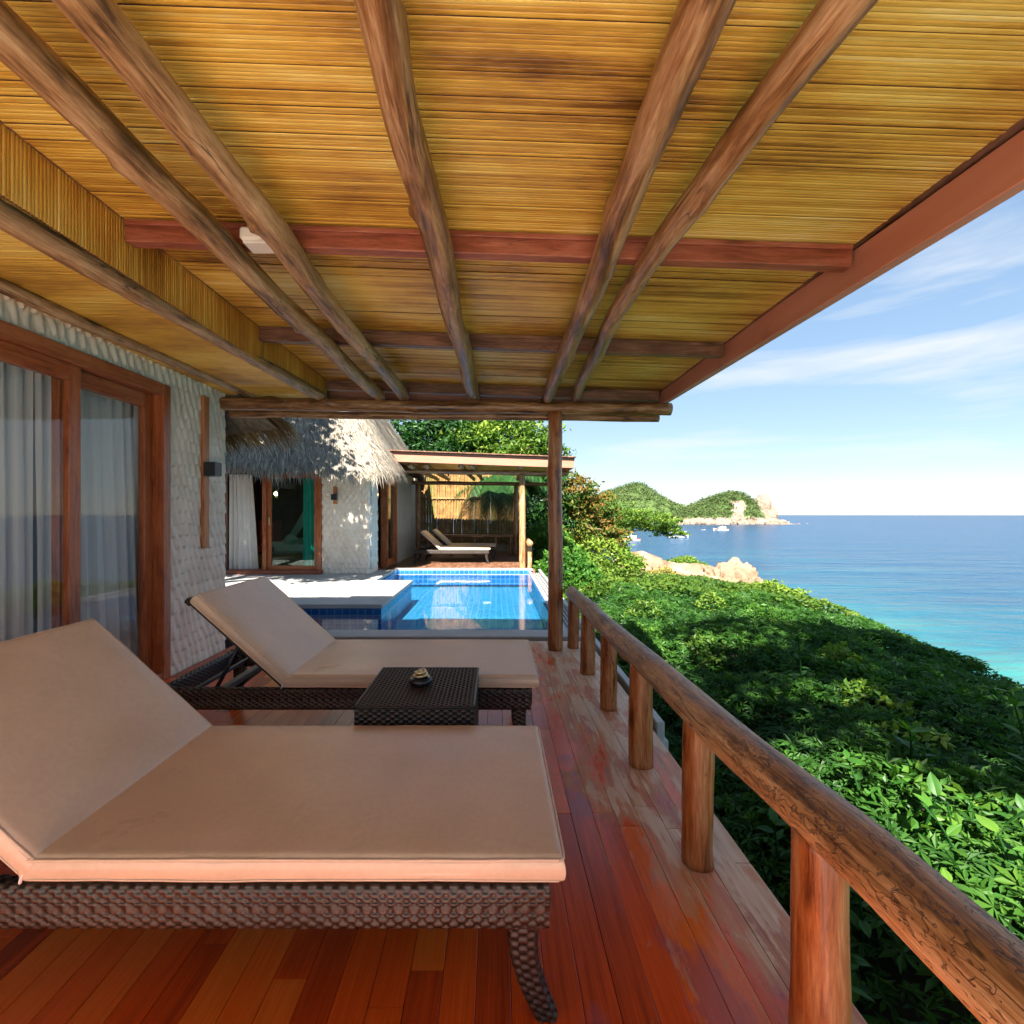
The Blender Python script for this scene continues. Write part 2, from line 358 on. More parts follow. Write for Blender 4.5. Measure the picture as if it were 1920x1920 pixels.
def glassmat(name, tint, boost=1.):
    n = NT(name); fr = n.fres(1.5)
    tr = n.n('ShaderNodeBsdfTransparent', {0: tint}).outputs[0]; gl = n.n('ShaderNodeBsdfGlossy', {'Color': (1, 1, 1, 1), 'Roughness': .015}).outputs[0]
    M[name] = n.done(n.n('ShaderNodeMixShader', {0: n.math('MULTIPLY', fr, boost, clamp=True), 1: tr, 2: gl}).outputs[0])
glassmat('glass', (.95, .97, .97), .5); glassmat('glass_dark', (.62, .86, .82), .8)
def tiles(name, c1, c2, grout, sz, rot=(0, 0, 0), rough=.25):
    n = NT(name); p = n.map(n.pos(), (1, 1, 1), (0, 0, 0), rot)
    br = n.n('ShaderNodeTexBrick', {'Vector': p, 'Color1': c1, 'Color2': c2, 'Mortar': grout, 'Scale': 1., 'Mortar Size': sz*.06, 'Brick Width': sz, 'Row Height': sz, 'Bias': 0.}, offset=0.)
    a = n.noise(n.map(n.pos(), (9, 9, 9)), 1., 2)
    M[name] = n.done(n.bsdf(n.mix(n.mr(a, .3, .7, 0, .35), br.outputs['Color'], n.mix(1., br.outputs['Color'], (.6, .7, .85), 'MULTIPLY')), rough, n.bump(n.math('SUBTRACT', 1., br.outputs['Fac']), .3, .003)))
tiles('tile_floor', (.022, .17, .31), (.034, .215, .36), (.085, .28, .39), .10); tiles('tile_wall_xz', (.012, .10, .30), (.022, .15, .38), (.14, .27, .40), .10, (R(90), 0, 0))
tiles('tile_wall_yz', (.012, .10, .30), (.022, .15, .38), (.14, .27, .40), .10, (0, R(90), 0))
def water():
    n = NT('pool_water'); p = n.pos(); h = n.noise(n.map(p, (1, .8, 1)), 3.2, 3, .5, .4)
    nr = n.bump(h, .05, .02); fr = n.fres(1.33, nr)
    tr = n.n('ShaderNodeBsdfTransparent', {0: (.70, .90, .96)}).outputs[0]; gl = n.n('ShaderNodeBsdfGlossy', {'Color': (1, 1, 1, 1), 'Roughness': .02, 'Normal': nr}).outputs[0]
    M['pool_water'] = n.done(n.n('ShaderNodeMixShader', {0: n.math('MULTIPLY', fr, .85), 1: tr, 2: gl}).outputs[0])
    n = NT('sea_water'); p = n.pos(); sx, sy, sz = n.sep(p)
    d = n.n('ShaderNodeVectorMath', {0: n.map(p, (1, 1, 0))}, operation='LENGTH').outputs['Value']
    patch = n.noise(n.map(p, (.02, .05, 0)), 1., 4, .6)
    k = n.math('ADD', n.math('LOGARITHM', n.math('MAXIMUM', d, 1.), 10.), n.mr(patch, .3, .7, -.22, .22))
    c = n.ramp(n.mr(k, 1.4, 3.4), [(.0, (.05, .22, .17)), (.10, (.032, .165, .15)), (.22, (.010, .085, .125)), (.38, (.005, .046, .10)), (.75, (.004, .036, .095)), (1., (.003, .030, .085))])
    w1 = n.noise(n.map(p, (.30, .75, 0)), 1., 5, .65, .6); w2 = n.noise(n.map(p, (.05, .13, 0)), 1., 3, .6)
    w3 = n.noise(n.map(p, (.012, .045, 0)), 1., 4, .65)
    hh = n.math('ADD', n.math('MULTIPLY', w1, .5), n.math('ADD', n.math('MULTIPLY', w2, 2.), n.math('MULTIPLY', w3, 4.)))
    nr = n.bump(hh, .8, .8)
    c = n.mix(n.mr(w1, .35, .65, 0., .22), c, n.mix(1., c, (.35, .5, .65), 'MULTIPLY'))
    M['sea_water'] = n.done(n.bsdf(c, .24, nr, .16))
water()
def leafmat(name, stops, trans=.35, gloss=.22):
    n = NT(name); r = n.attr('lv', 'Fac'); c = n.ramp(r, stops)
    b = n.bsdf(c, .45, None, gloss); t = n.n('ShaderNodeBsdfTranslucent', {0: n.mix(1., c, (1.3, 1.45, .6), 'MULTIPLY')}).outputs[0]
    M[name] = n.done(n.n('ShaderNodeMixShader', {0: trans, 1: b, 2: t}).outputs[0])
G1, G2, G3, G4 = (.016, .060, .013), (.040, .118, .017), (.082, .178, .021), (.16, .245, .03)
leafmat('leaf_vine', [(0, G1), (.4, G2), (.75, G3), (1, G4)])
leafmat('leaf_sun', [(0, (.015, .050, .008)), (.45, (.050, .112, .013)), (1, (.15, .215, .026))])  # sunlit tone of the far slope put into the colour, yellower than creeper
leafmat('leaf_broad', [(0, (.018, .075, .014)), (.5, (.045, .14, .018)), (1, (.12, .235, .03))])
leafmat('leaf_dark', [(0, (.008, .030, .010)), (.5, (.02, .072, .016)), (1, (.07, .17, .028))])
leafmat('leaf_yellow', [(0, (.035, .085, .012)), (.5, (.11, .20, .025)), (1, (.26, .33, .05))])
leafmat('leaf_rust', [(0, (.03, .075, .010)), (.38, (.09, .14, .02)), (.52, (.20, .13, .03)), (1, (.30, .12, .04))])
leafmat('straw', [(0, (.10, .088, .072)), (.5, (.29, .255, .21)), (1, (.48, .43, .365))], .12, .2)
leafmat('straw_brown', [(0, (.09, .06, .03)), (.5, (.26, .17, .085)), (1, (.42, .30, .16))], .15, .2)
leafmat('grass_dry', [(0, (.14, .16, .03)), (.5, (.26, .26, .05)), (1, (.40, .34, .10))])
simple('bark', (.16, .11, .075), .85, .3, 8., .5, 40.); simple('soil', (.035, .028, .018), .95, .4, 3., .4, 20.)
simple('thatch_base', (.20, .165, .125), .95, .4, 14., .6, 60.)
def rockmat():
    n = NT('rock'); p = n.pos(); a = n.noise(p, .8, 6, .65, .5); b = n.noise(n.map(p, (1, 1, .4)), 3.2, 5, .65)
    c = n.ramp(a, [(.3, (.14, .085, .052)), (.5, (.25, .165, .108)), (.7, (.33, .25, .185))]); c = n.mix(n.mr(b, .56, .66, 0., .6), c, (.18, .12, .085))
    M['rock'] = n.done(n.bsdf(c, .9, n.bump(n.math('ADD', a, b), .8, .12), .2))
    n = NT('headland'); p = n.pos(); lv = n.attr('lv', 'Fac'); a = n.noise(p, .09, 6, .7); b = n.noise(p, .35, 4, .65)
    g = n.ramp(b, [(.3, (.035, .070, .020)), (.55, (.075, .125, .035)), (.75, (.125, .17, .055))])
    rk = n.ramp(a, [(.3, (.15, .105, .078)), (.5, (.26, .195, .15)), (.7, (.33, .27, .22))])
    f = n.mr(n.math('ADD', lv, n.math('MULTIPLY', n.math('SUBTRACT', a, .5), .9)), .42, .52)
    M['headland'] = n.done(n.bsdf(n.mix(f, g, rk), .9, n.bump(n.math('ADD', a, b), .9, 3.), .2))
rockmat()
simple('boat_white', (.75, .75, .74), .4, .05); simple('boat_red', (.45, .06, .04), .5, .1); simple('boat_dark', (.03, .05, .08), .3, .2)
simple('cane', (.27, .15, .05), .5, .5, 5.); simple('cane_green', (.15, .15, .035), .45, .25, 12.); simple('low_wall', (.42, .33, .22), .8, .2)
n_ = NT('bulb'); M['bulb'] = n_.done(n_.n('ShaderNodeEmission', {0: (1, .62, .25), 1: 14.}).outputs[0])

# ------------------------------------------------------------------ terrain and sea
SEA = -10.4
ZT_Y = [-12, 0, 3.5, 6, 9, 12, 16, 22, 30, 36, 46]; ZT_Z = [-.65, -.52, -.44, -.40, -.50, -.78, -1.05, -1.75, -1.75, -3, -7]
def crest(Y): return np.interp(Y, [-12, 0, 3.5, 6, 12, 22, 29, 36, 44], [3.0, 3.2, 4.1, 4.9, 6.8, 9.4, 10.6, 6., 1.])
def veg(X, Y):
    X = np.asarray(X, float); Y = np.asarray(Y, float)
    z = np.interp(Y, ZT_Y, ZT_Z)+.34*(fbm(X*.7, Y*.6, 3)-.47)
    z = z-.62*np.exp(-np.maximum(X-.9, 0)/.55)*np.clip((11-Y)/3, 0, 1)
    d = np.maximum(X-crest(Y)+.5, 0); z = z-.16*d**1.65
    z = z+.30*np.exp(-((X-2.6)/1.4)**2-((Y-13)/4)**2)+.30*(vnoise(X*.55+3, Y*.5+8, 77)-.5)*np.clip((X-1.6)/1.2, 0, 1)*np.clip((10-Y)/3, 0, 1)
    return z
def ground_z(X, Y):
    X = np.asarray(X, float)
    z = veg(X, Y)-.16-.28*fbm(X*1.3, np.asarray(Y)*1.3, 9)
    inl = np.interp(Y, [-20, 16, 30, 46, 70], [-.75, -.75, -.3, -4, -9])
    t = np.clip((X-.2)/.9, 0, 1); return np.maximum(inl*(1-t)+z*t, -15)
xs = np.r_[np.linspace(-45, -2, 22), np.linspace(-1, 16, 100), np.linspace(16.5, 40, 30)]; ys = np.r_[np.linspace(-25, 0, 20), np.linspace(.3, 32, 130), np.linspace(33, 90, 40)]
XX, YY = np.meshgrid(xs, ys, indexing='ij')
m = MB(); grid(m, np.stack([XX, YY, ground_z(XX, YY)], 2)); tag(m.build('terrain', M['soil'], smooth=True), 'dark soil hillside falling to the sea', 'hillside', kind='structure')
m = MB(); rs = np.r_[0, np.geomspace(30, 16000, 60)]; th = np.linspace(0, 2*np.pi, 97)
grid(m, np.stack([rs[:, None]*np.cos(th), rs[:, None]*np.sin(th), np.full((len(rs), 97), SEA)], 2))
tag(m.build('sea', M['sea_water']), 'blue sea, turquoise near the shore', 'sea', kind='structure')

# ------------------------------------------------------------------ leaves
def rand_frames(n, up=1.0, tilt=.6):
    nr = RNG.normal(size=(n, 3))*tilt; nr[:, 2] += up; nr /= np.linalg.norm(nr, axis=1)[:, None]
    a = RNG.normal(size=(n, 3)); t = a-nr*(a*nr).sum(1)[:, None]; t /= np.linalg.norm(t, axis=1)[:, None]
    return t, np.cross(nr, t), nr
def leaves(m, P, size, lv, up=1., tilt=.6, asp=.5, fold=.12):
    n = len(P); size = np.broadcast_to(size, (n,))[:, None]; t, b, nr = rand_frames(n, up, tilt)
    v = np.stack([P-t*size*.5, P+b*size*asp*.5-nr*size*fold+t*size*.08, P+t*size*.5-nr*size*.05, P-b*size*asp*.5-nr*size*fold+t*size*.08], 1)
    i = np.arange(n)[:, None]*4
    m.add(v.reshape(-1, 3), [np.concatenate([i+np.array([[0, 1, 2]]), i+np.array([[0, 2, 3]])])], None, np.repeat(lv, 4))
def palmate(m, P, size, lv, up=1., tilt=.5, k=5):
    n = len(P); t, b, nr = rand_frames(n, up, tilt); size = np.broadcast_to(size, (n,))[:, None]
    for j in range(k):
        a = (j-(k-1)/2)*R(250/k); d = t*math.cos(a)+b*math.sin(a); e = -t*math.sin(a)+b*math.cos(a); L = size*(1-.13*abs(j-(k-1)/2))
        v = np.stack([P, P+d*L*.55+e*L*.16-nr*L*.02, P+d*L-nr*L*.22, P+d*L*.55-e*L*.16-nr*L*.02], 1); i = np.arange(n)[:, None]*4
        m.add(v.reshape(-1, 3), [np.concatenate([i+np.array([[0, 1, 2]]), i+np.array([[0, 2, 3]])])], None, np.repeat(np.clip(lv+RNG.normal(size=n)*.05, 0, 1), 4))
def scatter(n, x0, x1, y0, y1, over=1.2):
    X = RNG.uniform(x0, x1, n); Y = RNG.uniform(y0, y1, n); k = X < crest(Y)+over; return X[k], Y[k]
# creeper over the bank: star leaves near, simple leaves farther off
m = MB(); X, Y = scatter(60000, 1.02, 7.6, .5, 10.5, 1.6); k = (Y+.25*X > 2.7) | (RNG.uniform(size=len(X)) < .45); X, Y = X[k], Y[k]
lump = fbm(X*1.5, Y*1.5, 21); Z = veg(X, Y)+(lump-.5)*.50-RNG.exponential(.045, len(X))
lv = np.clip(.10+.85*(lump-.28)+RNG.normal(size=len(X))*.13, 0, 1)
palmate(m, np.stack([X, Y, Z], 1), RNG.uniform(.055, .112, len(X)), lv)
tag(m.build('creeper_foliage', M['leaf_vine']), 'dense star-leaved green creeper covering the bank beside the railing', 'creeper', kind='stuff')
m = MB(); X, Y = scatter(95000, .95, 12.5, 9.5, 33, 1.8)
k = ~((Y > 24) & (X > 7.2) & (Y < 40)); X, Y = X[k], Y[k]
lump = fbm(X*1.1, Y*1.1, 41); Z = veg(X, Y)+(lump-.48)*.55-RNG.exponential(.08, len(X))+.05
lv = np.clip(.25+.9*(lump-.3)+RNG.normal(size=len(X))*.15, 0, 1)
leaves(m, np.stack([X, Y, Z], 1), RNG.uniform(.07, .15, len(X)), lv, 1., .7)
tag(m.build('shrub_foliage', M['leaf_sun']), 'sunlit green shrubs on the slope toward the rocky point', 'shrubs', kind='stuff')
# bush by bush on the slope (rounded clumps)
def bush(name, label, c, r, n, mat, leaf=.12, group=None, stem=True):
    o = thing(name, label, 'bush', c, group=group); m = MB()
    d = RNG.normal(size=(n, 3)); d /= np.linalg.norm(d, axis=1)[:, None]; d[:, 2] = np.abs(d[:, 2])*1.0-.15
    lum = fbm(d[:, 0]*2.5+c[0], d[:, 2]*2.5+d[:, 1]*2+c[1], 5)
    rr = (.55+.75*lum+RNG.normal(size=n)*.06)[:, None]; P = d*rr*np.array(r)
    leaves(m, P, RNG.uniform(.7, 1.2, n)*leaf, np.clip(.15+lum*.8+RNG.normal(size=n)*.15, 0, 1), .6, .9)
    m.build('foliage', M[mat], o)
    if stem:
        m = MB()
        for k in range(4):
            a = k*1.6; tube(m, resample([(0, 0, -.5), (.2*r[0]*math.cos(a), .2*r[1]*math.sin(a), r[2]*.2), (.45*r[0]*math.cos(a), .45*r[1]*math.sin(a), r[2]*.6)], 6), np.linspace(.03, .01, 6), 6)
        m.build('stem', M['bark'], o)
    return o
bush('bush', 'rounded green bush beside the end of the pool gutter', (1.75, 11.6, -.45), (.9, 1.1, .95), 3500, 'leaf_broad', .13)
bush('bush', 'bright yellow-green bush below the rust-leaved tree', (3.6, 16.5, -.55), (1.5, 1.6, 1.25), 4500, 'leaf_yellow', .16)
bush('bush', 'leafy bush close to the far veranda corner', (1.6, 14.2, -.3), (.9, 1.2, 1.5), 3500, 'leaf_vine', .15)
bush('bush', 'yellow-green bush growing on top of the rock outcrop', (10.9, 27.4, -2.0), (1.6, 1.0, .95), 2600, 'leaf_yellow', .16)
bush('bush', 'dry yellowish bush clinging to the rock face', (8.7, 24.2, -2.6), (1.4, .6, 1.15), 2600, 'grass_dry', .13)
bush('bush', 'sunlit bush on the crest in front of the rock outcrop', (7.9, 13.4, -1.35), (1.0, 1.0, .75), 2600, 'leaf_yellow', .13)
bush('bush', 'low dark bush at the brink above the sea', (7.0, 15.8, -1.9), (1.2, 1.4, .6), 2600, 'leaf_vine', .14)

rb = random.Random(17)
for k in range(11):
    y_ = 2.8+k*.62; x_ = 1.9+rb.uniform(.05, .42)*y_
    bush('low_shrub', 'small leafy shrub rising through the creeper on the bank', (x_, y_, float(veg(x_, y_))-.16), (rb.uniform(.25, .42), rb.uniform(.25, .42), rb.uniform(.26, .40)), 420, ('leaf_broad', 'leaf_yellow', 'leaf_sun')[k % 3], rb.uniform(.06, .09), 'small shrubs amid the creeper', False)
# ------------------------------------------------------------------ broad-leaved plants by the railing
def leaf_mesh(name, mat, L=1., Wd=.42):
    me = MB(); u = np.linspace(0, 1, 7); w = np.sin(np.pi*u**.8)*Wd*.5; z = -.22*u**2
    for sg in (-1, 1):
        P = np.stack([np.stack([u*L, 0*u, z], 1), np.stack([u*L, sg*w*.55, z+.06*w/Wd], 1), np.stack([u*L, sg*w, z+.02], 1)], 1)
        if sg < 0: P = P[:, ::-1]
        grid(me, P, lv=np.full(P.shape[:2], .5))
    return me
LEAF = []
for k, (lvv, w_) in enumerate([(.15, .46), (.35, .5), (.6, .42), (.9, .5)]):
    mb = leaf_mesh('leaf', None, 1., w_); mb.LV = [np.full(len(a), lvv) for a in mb.LV]; LEAF.append(mb.mesh('leaf', M['leaf_broad'], True))
def plant(label, base, h, nl, size, lean=(0, 0), tone=(0, 4), group='broad-leaved plants beyond the railing'):
    o = thing('broad_leaved_plant', label, 'plant', base, group=group)
    path = resample([(0, 0, -.3), (lean[0]*.3, lean[1]*.3, h*.5), (lean[0], lean[1], h)], 12); m = MB(); tube(m, path, np.linspace(.012, .004, 12), 6); m.build('stem', M['leaf_broad'], o)
    for k in range(nl):
        t = .25+.75*k/(nl-1); p = path[min(11, int(t*11.99))]; a = k*2.4+random.uniform(-.4, .4)
        l = link('leaf', LEAF[min(3, max(0, random.randrange(*tone)))], o); l.location = p
        s = size*random.uniform(.7, 1.15)*(1.05-.35*t); l.scale = (s, s, s); l.rotation_euler = (random.uniform(-.4, .4), -R(random.uniform(-10, 40)+25*t), a)
    return o
PL = [(3.15, 2.75, -.45, .62, 16, .13, (2, 4), 'bright leafy shoot standing tallest above the creeper'),
      (3.0, 4.6, -.45, .55, 13, .13, (1, 4), 'slim shoot with narrow yellow-green leaves amid star-leaved creeper'),
      (2.75, 3.1, -.5, .35, 11, .17, (0, 3), 'drooping broad-leaved plant in the shaded creeper')]
rl = random.Random(31)
for k in range(34):
    y_ = .95+1.9*(k/34)**.9+rl.uniform(-.1, .1); x_ = 1.35+rl.uniform(0, .62)*y_+.1*(k % 3)
    PL.append((x_, y_, float(veg(x_, y_))-.22+rl.uniform(-.05, .08), rl.uniform(.28, .45), 12, rl.uniform(.12, .17), ((0, 3), (1, 4), (2, 4))[k % 3] if x_ > 1.8 else (0, 3), None))
for (x, y, z, h, nl, s, tn, lb) in PL:
    plant(lb or 'broad oval-leaved plant in the dense growth beyond the railing', (x, y, z), h, nl, s, (rl.uniform(-.15, .15), rl.uniform(-.15, .15)), tn)

# ------------------------------------------------------------------ trees
def tree(label, base, h, crown, n, mat, leaf=.2, trunk_r=.16, name='tree', limbs=9, lean=(0, 0), flat=1., seed=1, group=None):
    """crown: list of (dx, dy, dz, rx, ry, rz) lobes relative to base"""
    rg = random.Random(seed); o = thing(name, label, 'tree', base, group=group); m = MB()
    top = (lean[0], lean[1], h*.55); tp = resample([(0, 0, -.6), (lean[0]*.3, lean[1]*.3, h*.28), top], 14); tube(m, tp, np.linspace(trunk_r, trunk_r*.6, 14), 10, seed, .25)
    tips = []
    for c in crown:
        for q in range(max(2, limbs//len(crown))):
            e = (c[0]+rg.uniform(-.6, .6)*c[3], c[1]+rg.uniform(-.6, .6)*c[4], c[2]+rg.uniform(-.4, .5)*c[5]); s = tp[rg.randrange(8, 14)]
            mid = ((s[0]+e[0])/2+rg.uniform(-.2, .2), (s[1]+e[1])/2+rg.uniform(-.2, .2), (s[2]+e[2])/2+.15*h*.3)
            tube(m, resample([s, mid, e], 9), np.linspace(trunk_r*.45, trunk_r*.1, 9), 6, seed+q, .2); tips.append(e)
    m.build('trunk', M['bark'], o, True); m = MB()
    vol = np.array([c[3]*c[4]*c[5] for c in crown])**.67; cnt = (n*vol/vol.sum()).astype(int)
    for c, k in zip(crown, cnt):
        nc = max(10, k//42); d = RNG.normal(size=(nc, 3)); d /= np.linalg.norm(d, axis=1)[:, None]
        cc = d*(RNG.uniform(.45, 1.05, nc)[:, None])*np.array(c[3:])+np.array(c[:3]); tone = RNG.uniform(0, 1, nc)
        w = RNG.integers(0, nc, k); off = RNG.normal(size=(k, 3))*np.array(c[3:])*.15; off[:, 2] *= .7
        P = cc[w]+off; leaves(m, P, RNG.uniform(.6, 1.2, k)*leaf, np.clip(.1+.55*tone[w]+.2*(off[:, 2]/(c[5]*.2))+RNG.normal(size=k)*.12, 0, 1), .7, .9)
    m.build('crown', M[mat], o); return o
tree('dense dark green tree behind the thatched roof', (-3.2, 18.5, -.5), 7, [(-.5, 0, 4.6, 2.6, 2, 2.0), (1.6, .3, 4.3, 1.9, 1.6, 1.7), (.6, -.6, 3.2, 2.2, 1.5, 1.3)], 15000, 'leaf_dark', .24, seed=3)
tree('lighter yellow-green tree above the far veranda roof', (.4, 18.2, -.5), 6.6, [(.2, 0, 4.6, 1.7, 1.6, 1.5), (1.1, .3, 3.9, 1.2, 1.2, 1.2), (-1.2, 0, 4.1, 1.4, 1.4, 1.3)], 9000, 'leaf_yellow', .22, seed=5)
tree('dark leafy tree close behind the far veranda', (1.7, 16.4, -.5), 4.2, [(0, 0, 2.2, 1.0, 1.0, 1.3), (.2, 0, 1.1, 1.1, 1., .9)], 8000, 'leaf_dark', .17, .09, seed=7)
tree('tree with rust-brown and green leaves on the slope', (2.9, 16.4, -.7), 4.4, [(-.1, 0, 2.6, .85, 1.0, .75), (.5, .3, 2.0, .95, 1., .8), (-.4, 0, 1.6, .8, 1., .9), (1.0, .2, 1.3, .75, .8, .6), (.4, 0, 1.0, .9, .9, .6)], 11000, 'leaf_rust', .15, .09, seed=9)
tree('spreading flat-topped green tree above the moored boats', (8.2, 31, -1.6), 4.2, [(.2, 0, 2.7, 1.7, 1.5, .8), (2.2, .2, 2.3, 1.6, 1.4, .65), (-1.0, 0, 2.3, 1.3, 1.3, .7), (3.4, .2, 1.75, 1.0, 1., .45)], 13000, 'leaf_yellow', .19, .13, lean=(.5, 0), seed=11)
# trees outside the picture: beside the villa, and behind the place the photograph was taken from; they cast the dappled shade
tree('leafy shade tree between the two villas', (-5.2, 6.2, -.3), 6.4, [(.9, -.9, 5.0, 1.3, 1.0, 1.0), (-.6, -.3, 5.3, 1.5, 1.1, 1.1), (1.7, -.8, 4.4, .8, .8, .7), (.3, -.6, 6.3, 1.5, 1., .8), (-1.2, -.3, 4.6, 1., .9, .9)], 15000, 'leaf_broad', .2, .14, seed=13)
tree('tall shade tree growing on the bank behind the veranda', (4.4, -1.9, -.9), 8.5, [(-2.6, .3, 7.0, 1.4, .8, 1.3), (-1.2, .3, 5.7, 1.3, .8, 1.1), (-.4, .3, 7.8, 1.5, .8, 1.4), (-2.0, .3, 9.0, 1.4, .8, 1.2), (.6, .3, 5.5, 1.0, .8, .9), (.3, .3, 9.4, 1.3, .8, 1.1)], 7500, 'leaf_broad', .26, .18, seed=15)
# palm over the bamboo fence
def palm(base, h, nf, L):
    o = thing('palm_tree', 'palm with drooping dark fronds over the bamboo fence', 'palm tree', base); m = MB()
    tube(m, resample([(0, 0, -.5), (.1, 0, h*.5), (0, -.2, h)], 14), np.linspace(.13, .09, 14), 10, 2, .2); m.build('trunk', M['bark'], o, True)
    for k in range(nf):
        a = k*2*math.pi/nf+random.uniform(-.2, .2); up = random.uniform(.15, .9); u = np.linspace(0, 1, 16); r = L*u; z = h+L*(up*u-1.15*u**2*(.75+.4*up))
        sp = np.stack([r*math.cos(a), r*math.sin(a)-.2, z], 1); m = MB(); tube(m, sp, np.linspace(.016, .004, 16), 5, lv=.5)
        T, A, B = frame(sp)
        for i in range(2, 16):
            for q in range(4):
                p = sp[i-1]+(sp[i]-sp[i-1])*q/4
                for sg in (-1, 1):
                    l = L*.32*math.sin(math.pi*min(1, (i+q/4)/16.5)**.8)+.08; d = A[i]*sg*.8+T[i]*.5-np.array([0, 0, .55]); d /= np.linalg.norm(d)
                    w = T[i]*.018; e = p+d*l-np.array([0, 0, .10*l]); mdl = p+d*l*.5
                    m.add([p-w, p+w, mdl+w*1.2, e, mdl-w*1.2], [np.array([[0, 1, 2, 4]]), np.array([[4, 2, 3]])], None, random.random()*.8)
        m.build('frond', M['leaf_dark'], o)
palm((.1, 16.4, -.3), 2.9, 13, 2.1)

# ------------------------------------------------------------------ rocks and headland
def rock(m, c, r, seed, sub=4, amp=.35, lv=0):
    import bmesh
    b = bmesh.new(); bmesh.ops.create_icosphere(b, subdivisions=sub, radius=1); b.verts.ensure_lookup_table()
    V = np.array([v.co[:] for v in b.verts]); F = np.array([[v.index for v in f.verts] for f in b.faces]); b.free()
    n = fbm(V[:, 0]*1.7+seed*3.1+V[:, 2], V[:, 1]*1.7+seed*1.3-V[:, 2]*.8, seed, 5); n2 = np.abs(fbm(V[:, 0]*3+V[:, 2]*2+9, V[:, 1]*3+seed, seed+5, 3)-.45)
    n3 = np.abs(fbm(V[:, 0]*6.5+V[:, 2]*5+seed, V[:, 1]*6.5-V[:, 2]*4, seed+9, 3)-.45); V = V*(1+amp*(n-.5)*2+amp*.9*n2-amp*.55*np.exp(-n3*16))[:, None]; V = np.sign(V)*np.abs(V)**.82
    m.add(V*np.array(r)+np.array(c), F, None, lv)
o = thing('rock_outcrop', 'pale pink-brown rock outcrop above the water', 'rock', (11, 26, -3))
for nm, c, r, sd_ in [('boulder', (1.2, -.6, -.05), (1.5, 1.5, 1.7), 3), ('boulder', (-.6, .6, .45), (2.2, 2.2, 1.1), 4), ('boulder', (-2.6, .8, .9), (1.5, 1.6, .85), 6), ('boulder', (.6, .5, -4.2), (3.2, 3, 4.0), 8), ('boulder', (-2.2, 2.2, -3), (3.2, 3.4, 4.2), 9)]:
    m = MB(); rock(m, c, r, sd_, 5 if sd_ < 7 else 3, .55); b = m.build(nm, M['rock'], o, True)
o = tag(None or (lambda mm: (rock(mm, (0, 0, 0), (1.1, .9, .7), 21, 3), mm)[1])(MB()).build('rock', M['rock'], smooth=True), 'small brown rock at the water below the creeper', 'rock'); o.location = (12.3, 12.5, -9.9)
# headland across the bay
HX = [100, 170, 205, 232, 262, 290, 330]; HZ = [10, 28, 44, 50, 34, 16, 4]
def hill(name, xs_, ridgex, ridgez, yc, dy, seed, label, rockf):
    m = MB(); ys_ = np.linspace(yc-dy, yc+dy, 60); A, B = np.meshgrid(xs_, ys_, indexing='ij'); rz = np.interp(A, ridgex, ridgez)
    t = (B-yc)/dy; prof = np.clip(1-np.abs(t)**2.4, 0, 1)**.75
    Z = SEA-2+(rz-SEA+2)*prof+(fbm(A*.07, B*.07, seed, 5)-.47)*14*prof+(fbm(A*.3, B*.3, seed+2, 3)-.45)*4*prof
    grid(m, np.stack([A, B, Z], 2), lv=rockf(A, B, Z, t)); o = m.build(name, M['headland'], smooth=True); tag(o, label, 'headland', kind='structure'); return A, B, Z
def cl(m, A, B, Z, msk, n, r):
    idx = np.argwhere(msk); pick = idx[RNG.integers(0, len(idx), n)]; c = np.stack([A[pick[:, 0], pick[:, 1]], B[pick[:, 0], pick[:, 1]], Z[pick[:, 0], pick[:, 1]]], 1)+RNG.normal(size=(n, 3))*[2, 2, .4]
    k = 22; tone = np.repeat(RNG.uniform(0, 1, n), k); P = np.repeat(c, k, 0)+RNG.normal(size=(n*k, 3))*[r*.5, r*.5, r*.38]+[0, 0, r*.3]
    leaves(m, P, RNG.uniform(.5, 1., n*k)*r*.7, np.clip(tone*.7+RNG.uniform(0, .3, n*k), 0, 1), .8, .8)
leafmat('leaf_far', [(0, (.035, .062, .024)), (.5, (.075, .118, .038)), (1, (.14, .18, .065))], .15, .1)
A1, B1, Z1 = hill('hill', np.linspace(60, 345, 110), HX, HZ, 800, 120, 61, 'green wooded hill behind the headland', lambda A, B, Z, t: np.where(Z < SEA+5, .9, .15))
PX = np.array([1262, 1285, 1300, 1318, 1335, 1352, 1372, 1390, 1402, 1410, 1425, 1438, 1458, 1468]); PY = np.array([972, 962, 950, 942, 936, 930, 929, 934, 944, 962, 968, 972, 980, 986])
DH = 605; rx_ = (PX-VX)*DH/FPX; rz_ = CAMZ+(VY-PY)*DH/FPX
def rmask(A, B, Z): return (np.abs(A-292-(Z+5)*.35)+16*(fbm(A*.09, Z*.12+B*.05, 91)-.47) < 8.5) & (Z < 19)
def rockf(A, B, Z, t):
    r = np.where(Z < SEA+6+4*fbm(A*.08, B*.08, 4), 1., .12); r = np.where(rmask(A, B, Z), .8, r); return np.where(A > 326, 1., r)
A2, B2, Z2 = hill('headland', np.linspace(215, 390, 130), rx_, rz_, DH, 42, 71, 'rocky headland with green scrub reaching into the sea', rockf)
m = MB(); cl(m, A1, B1, Z1, (Z1 > SEA+6) & (B1 < 815), 1500, 5.); tag(m.build('hill_woods', M['leaf_far']), 'low woods covering the hill across the bay', 'woods', kind='stuff')
m = MB(); cl(m, A2, B2, Z2, (Z2 > SEA+7) & (A2 < 322) & (B2 < 612) & ~rmask(A2, B2, Z2), 800, 3.6); tag(m.build('headland_scrub', M['leaf_far']), 'green scrub on the rocky headland', 'scrub', kind='stuff')
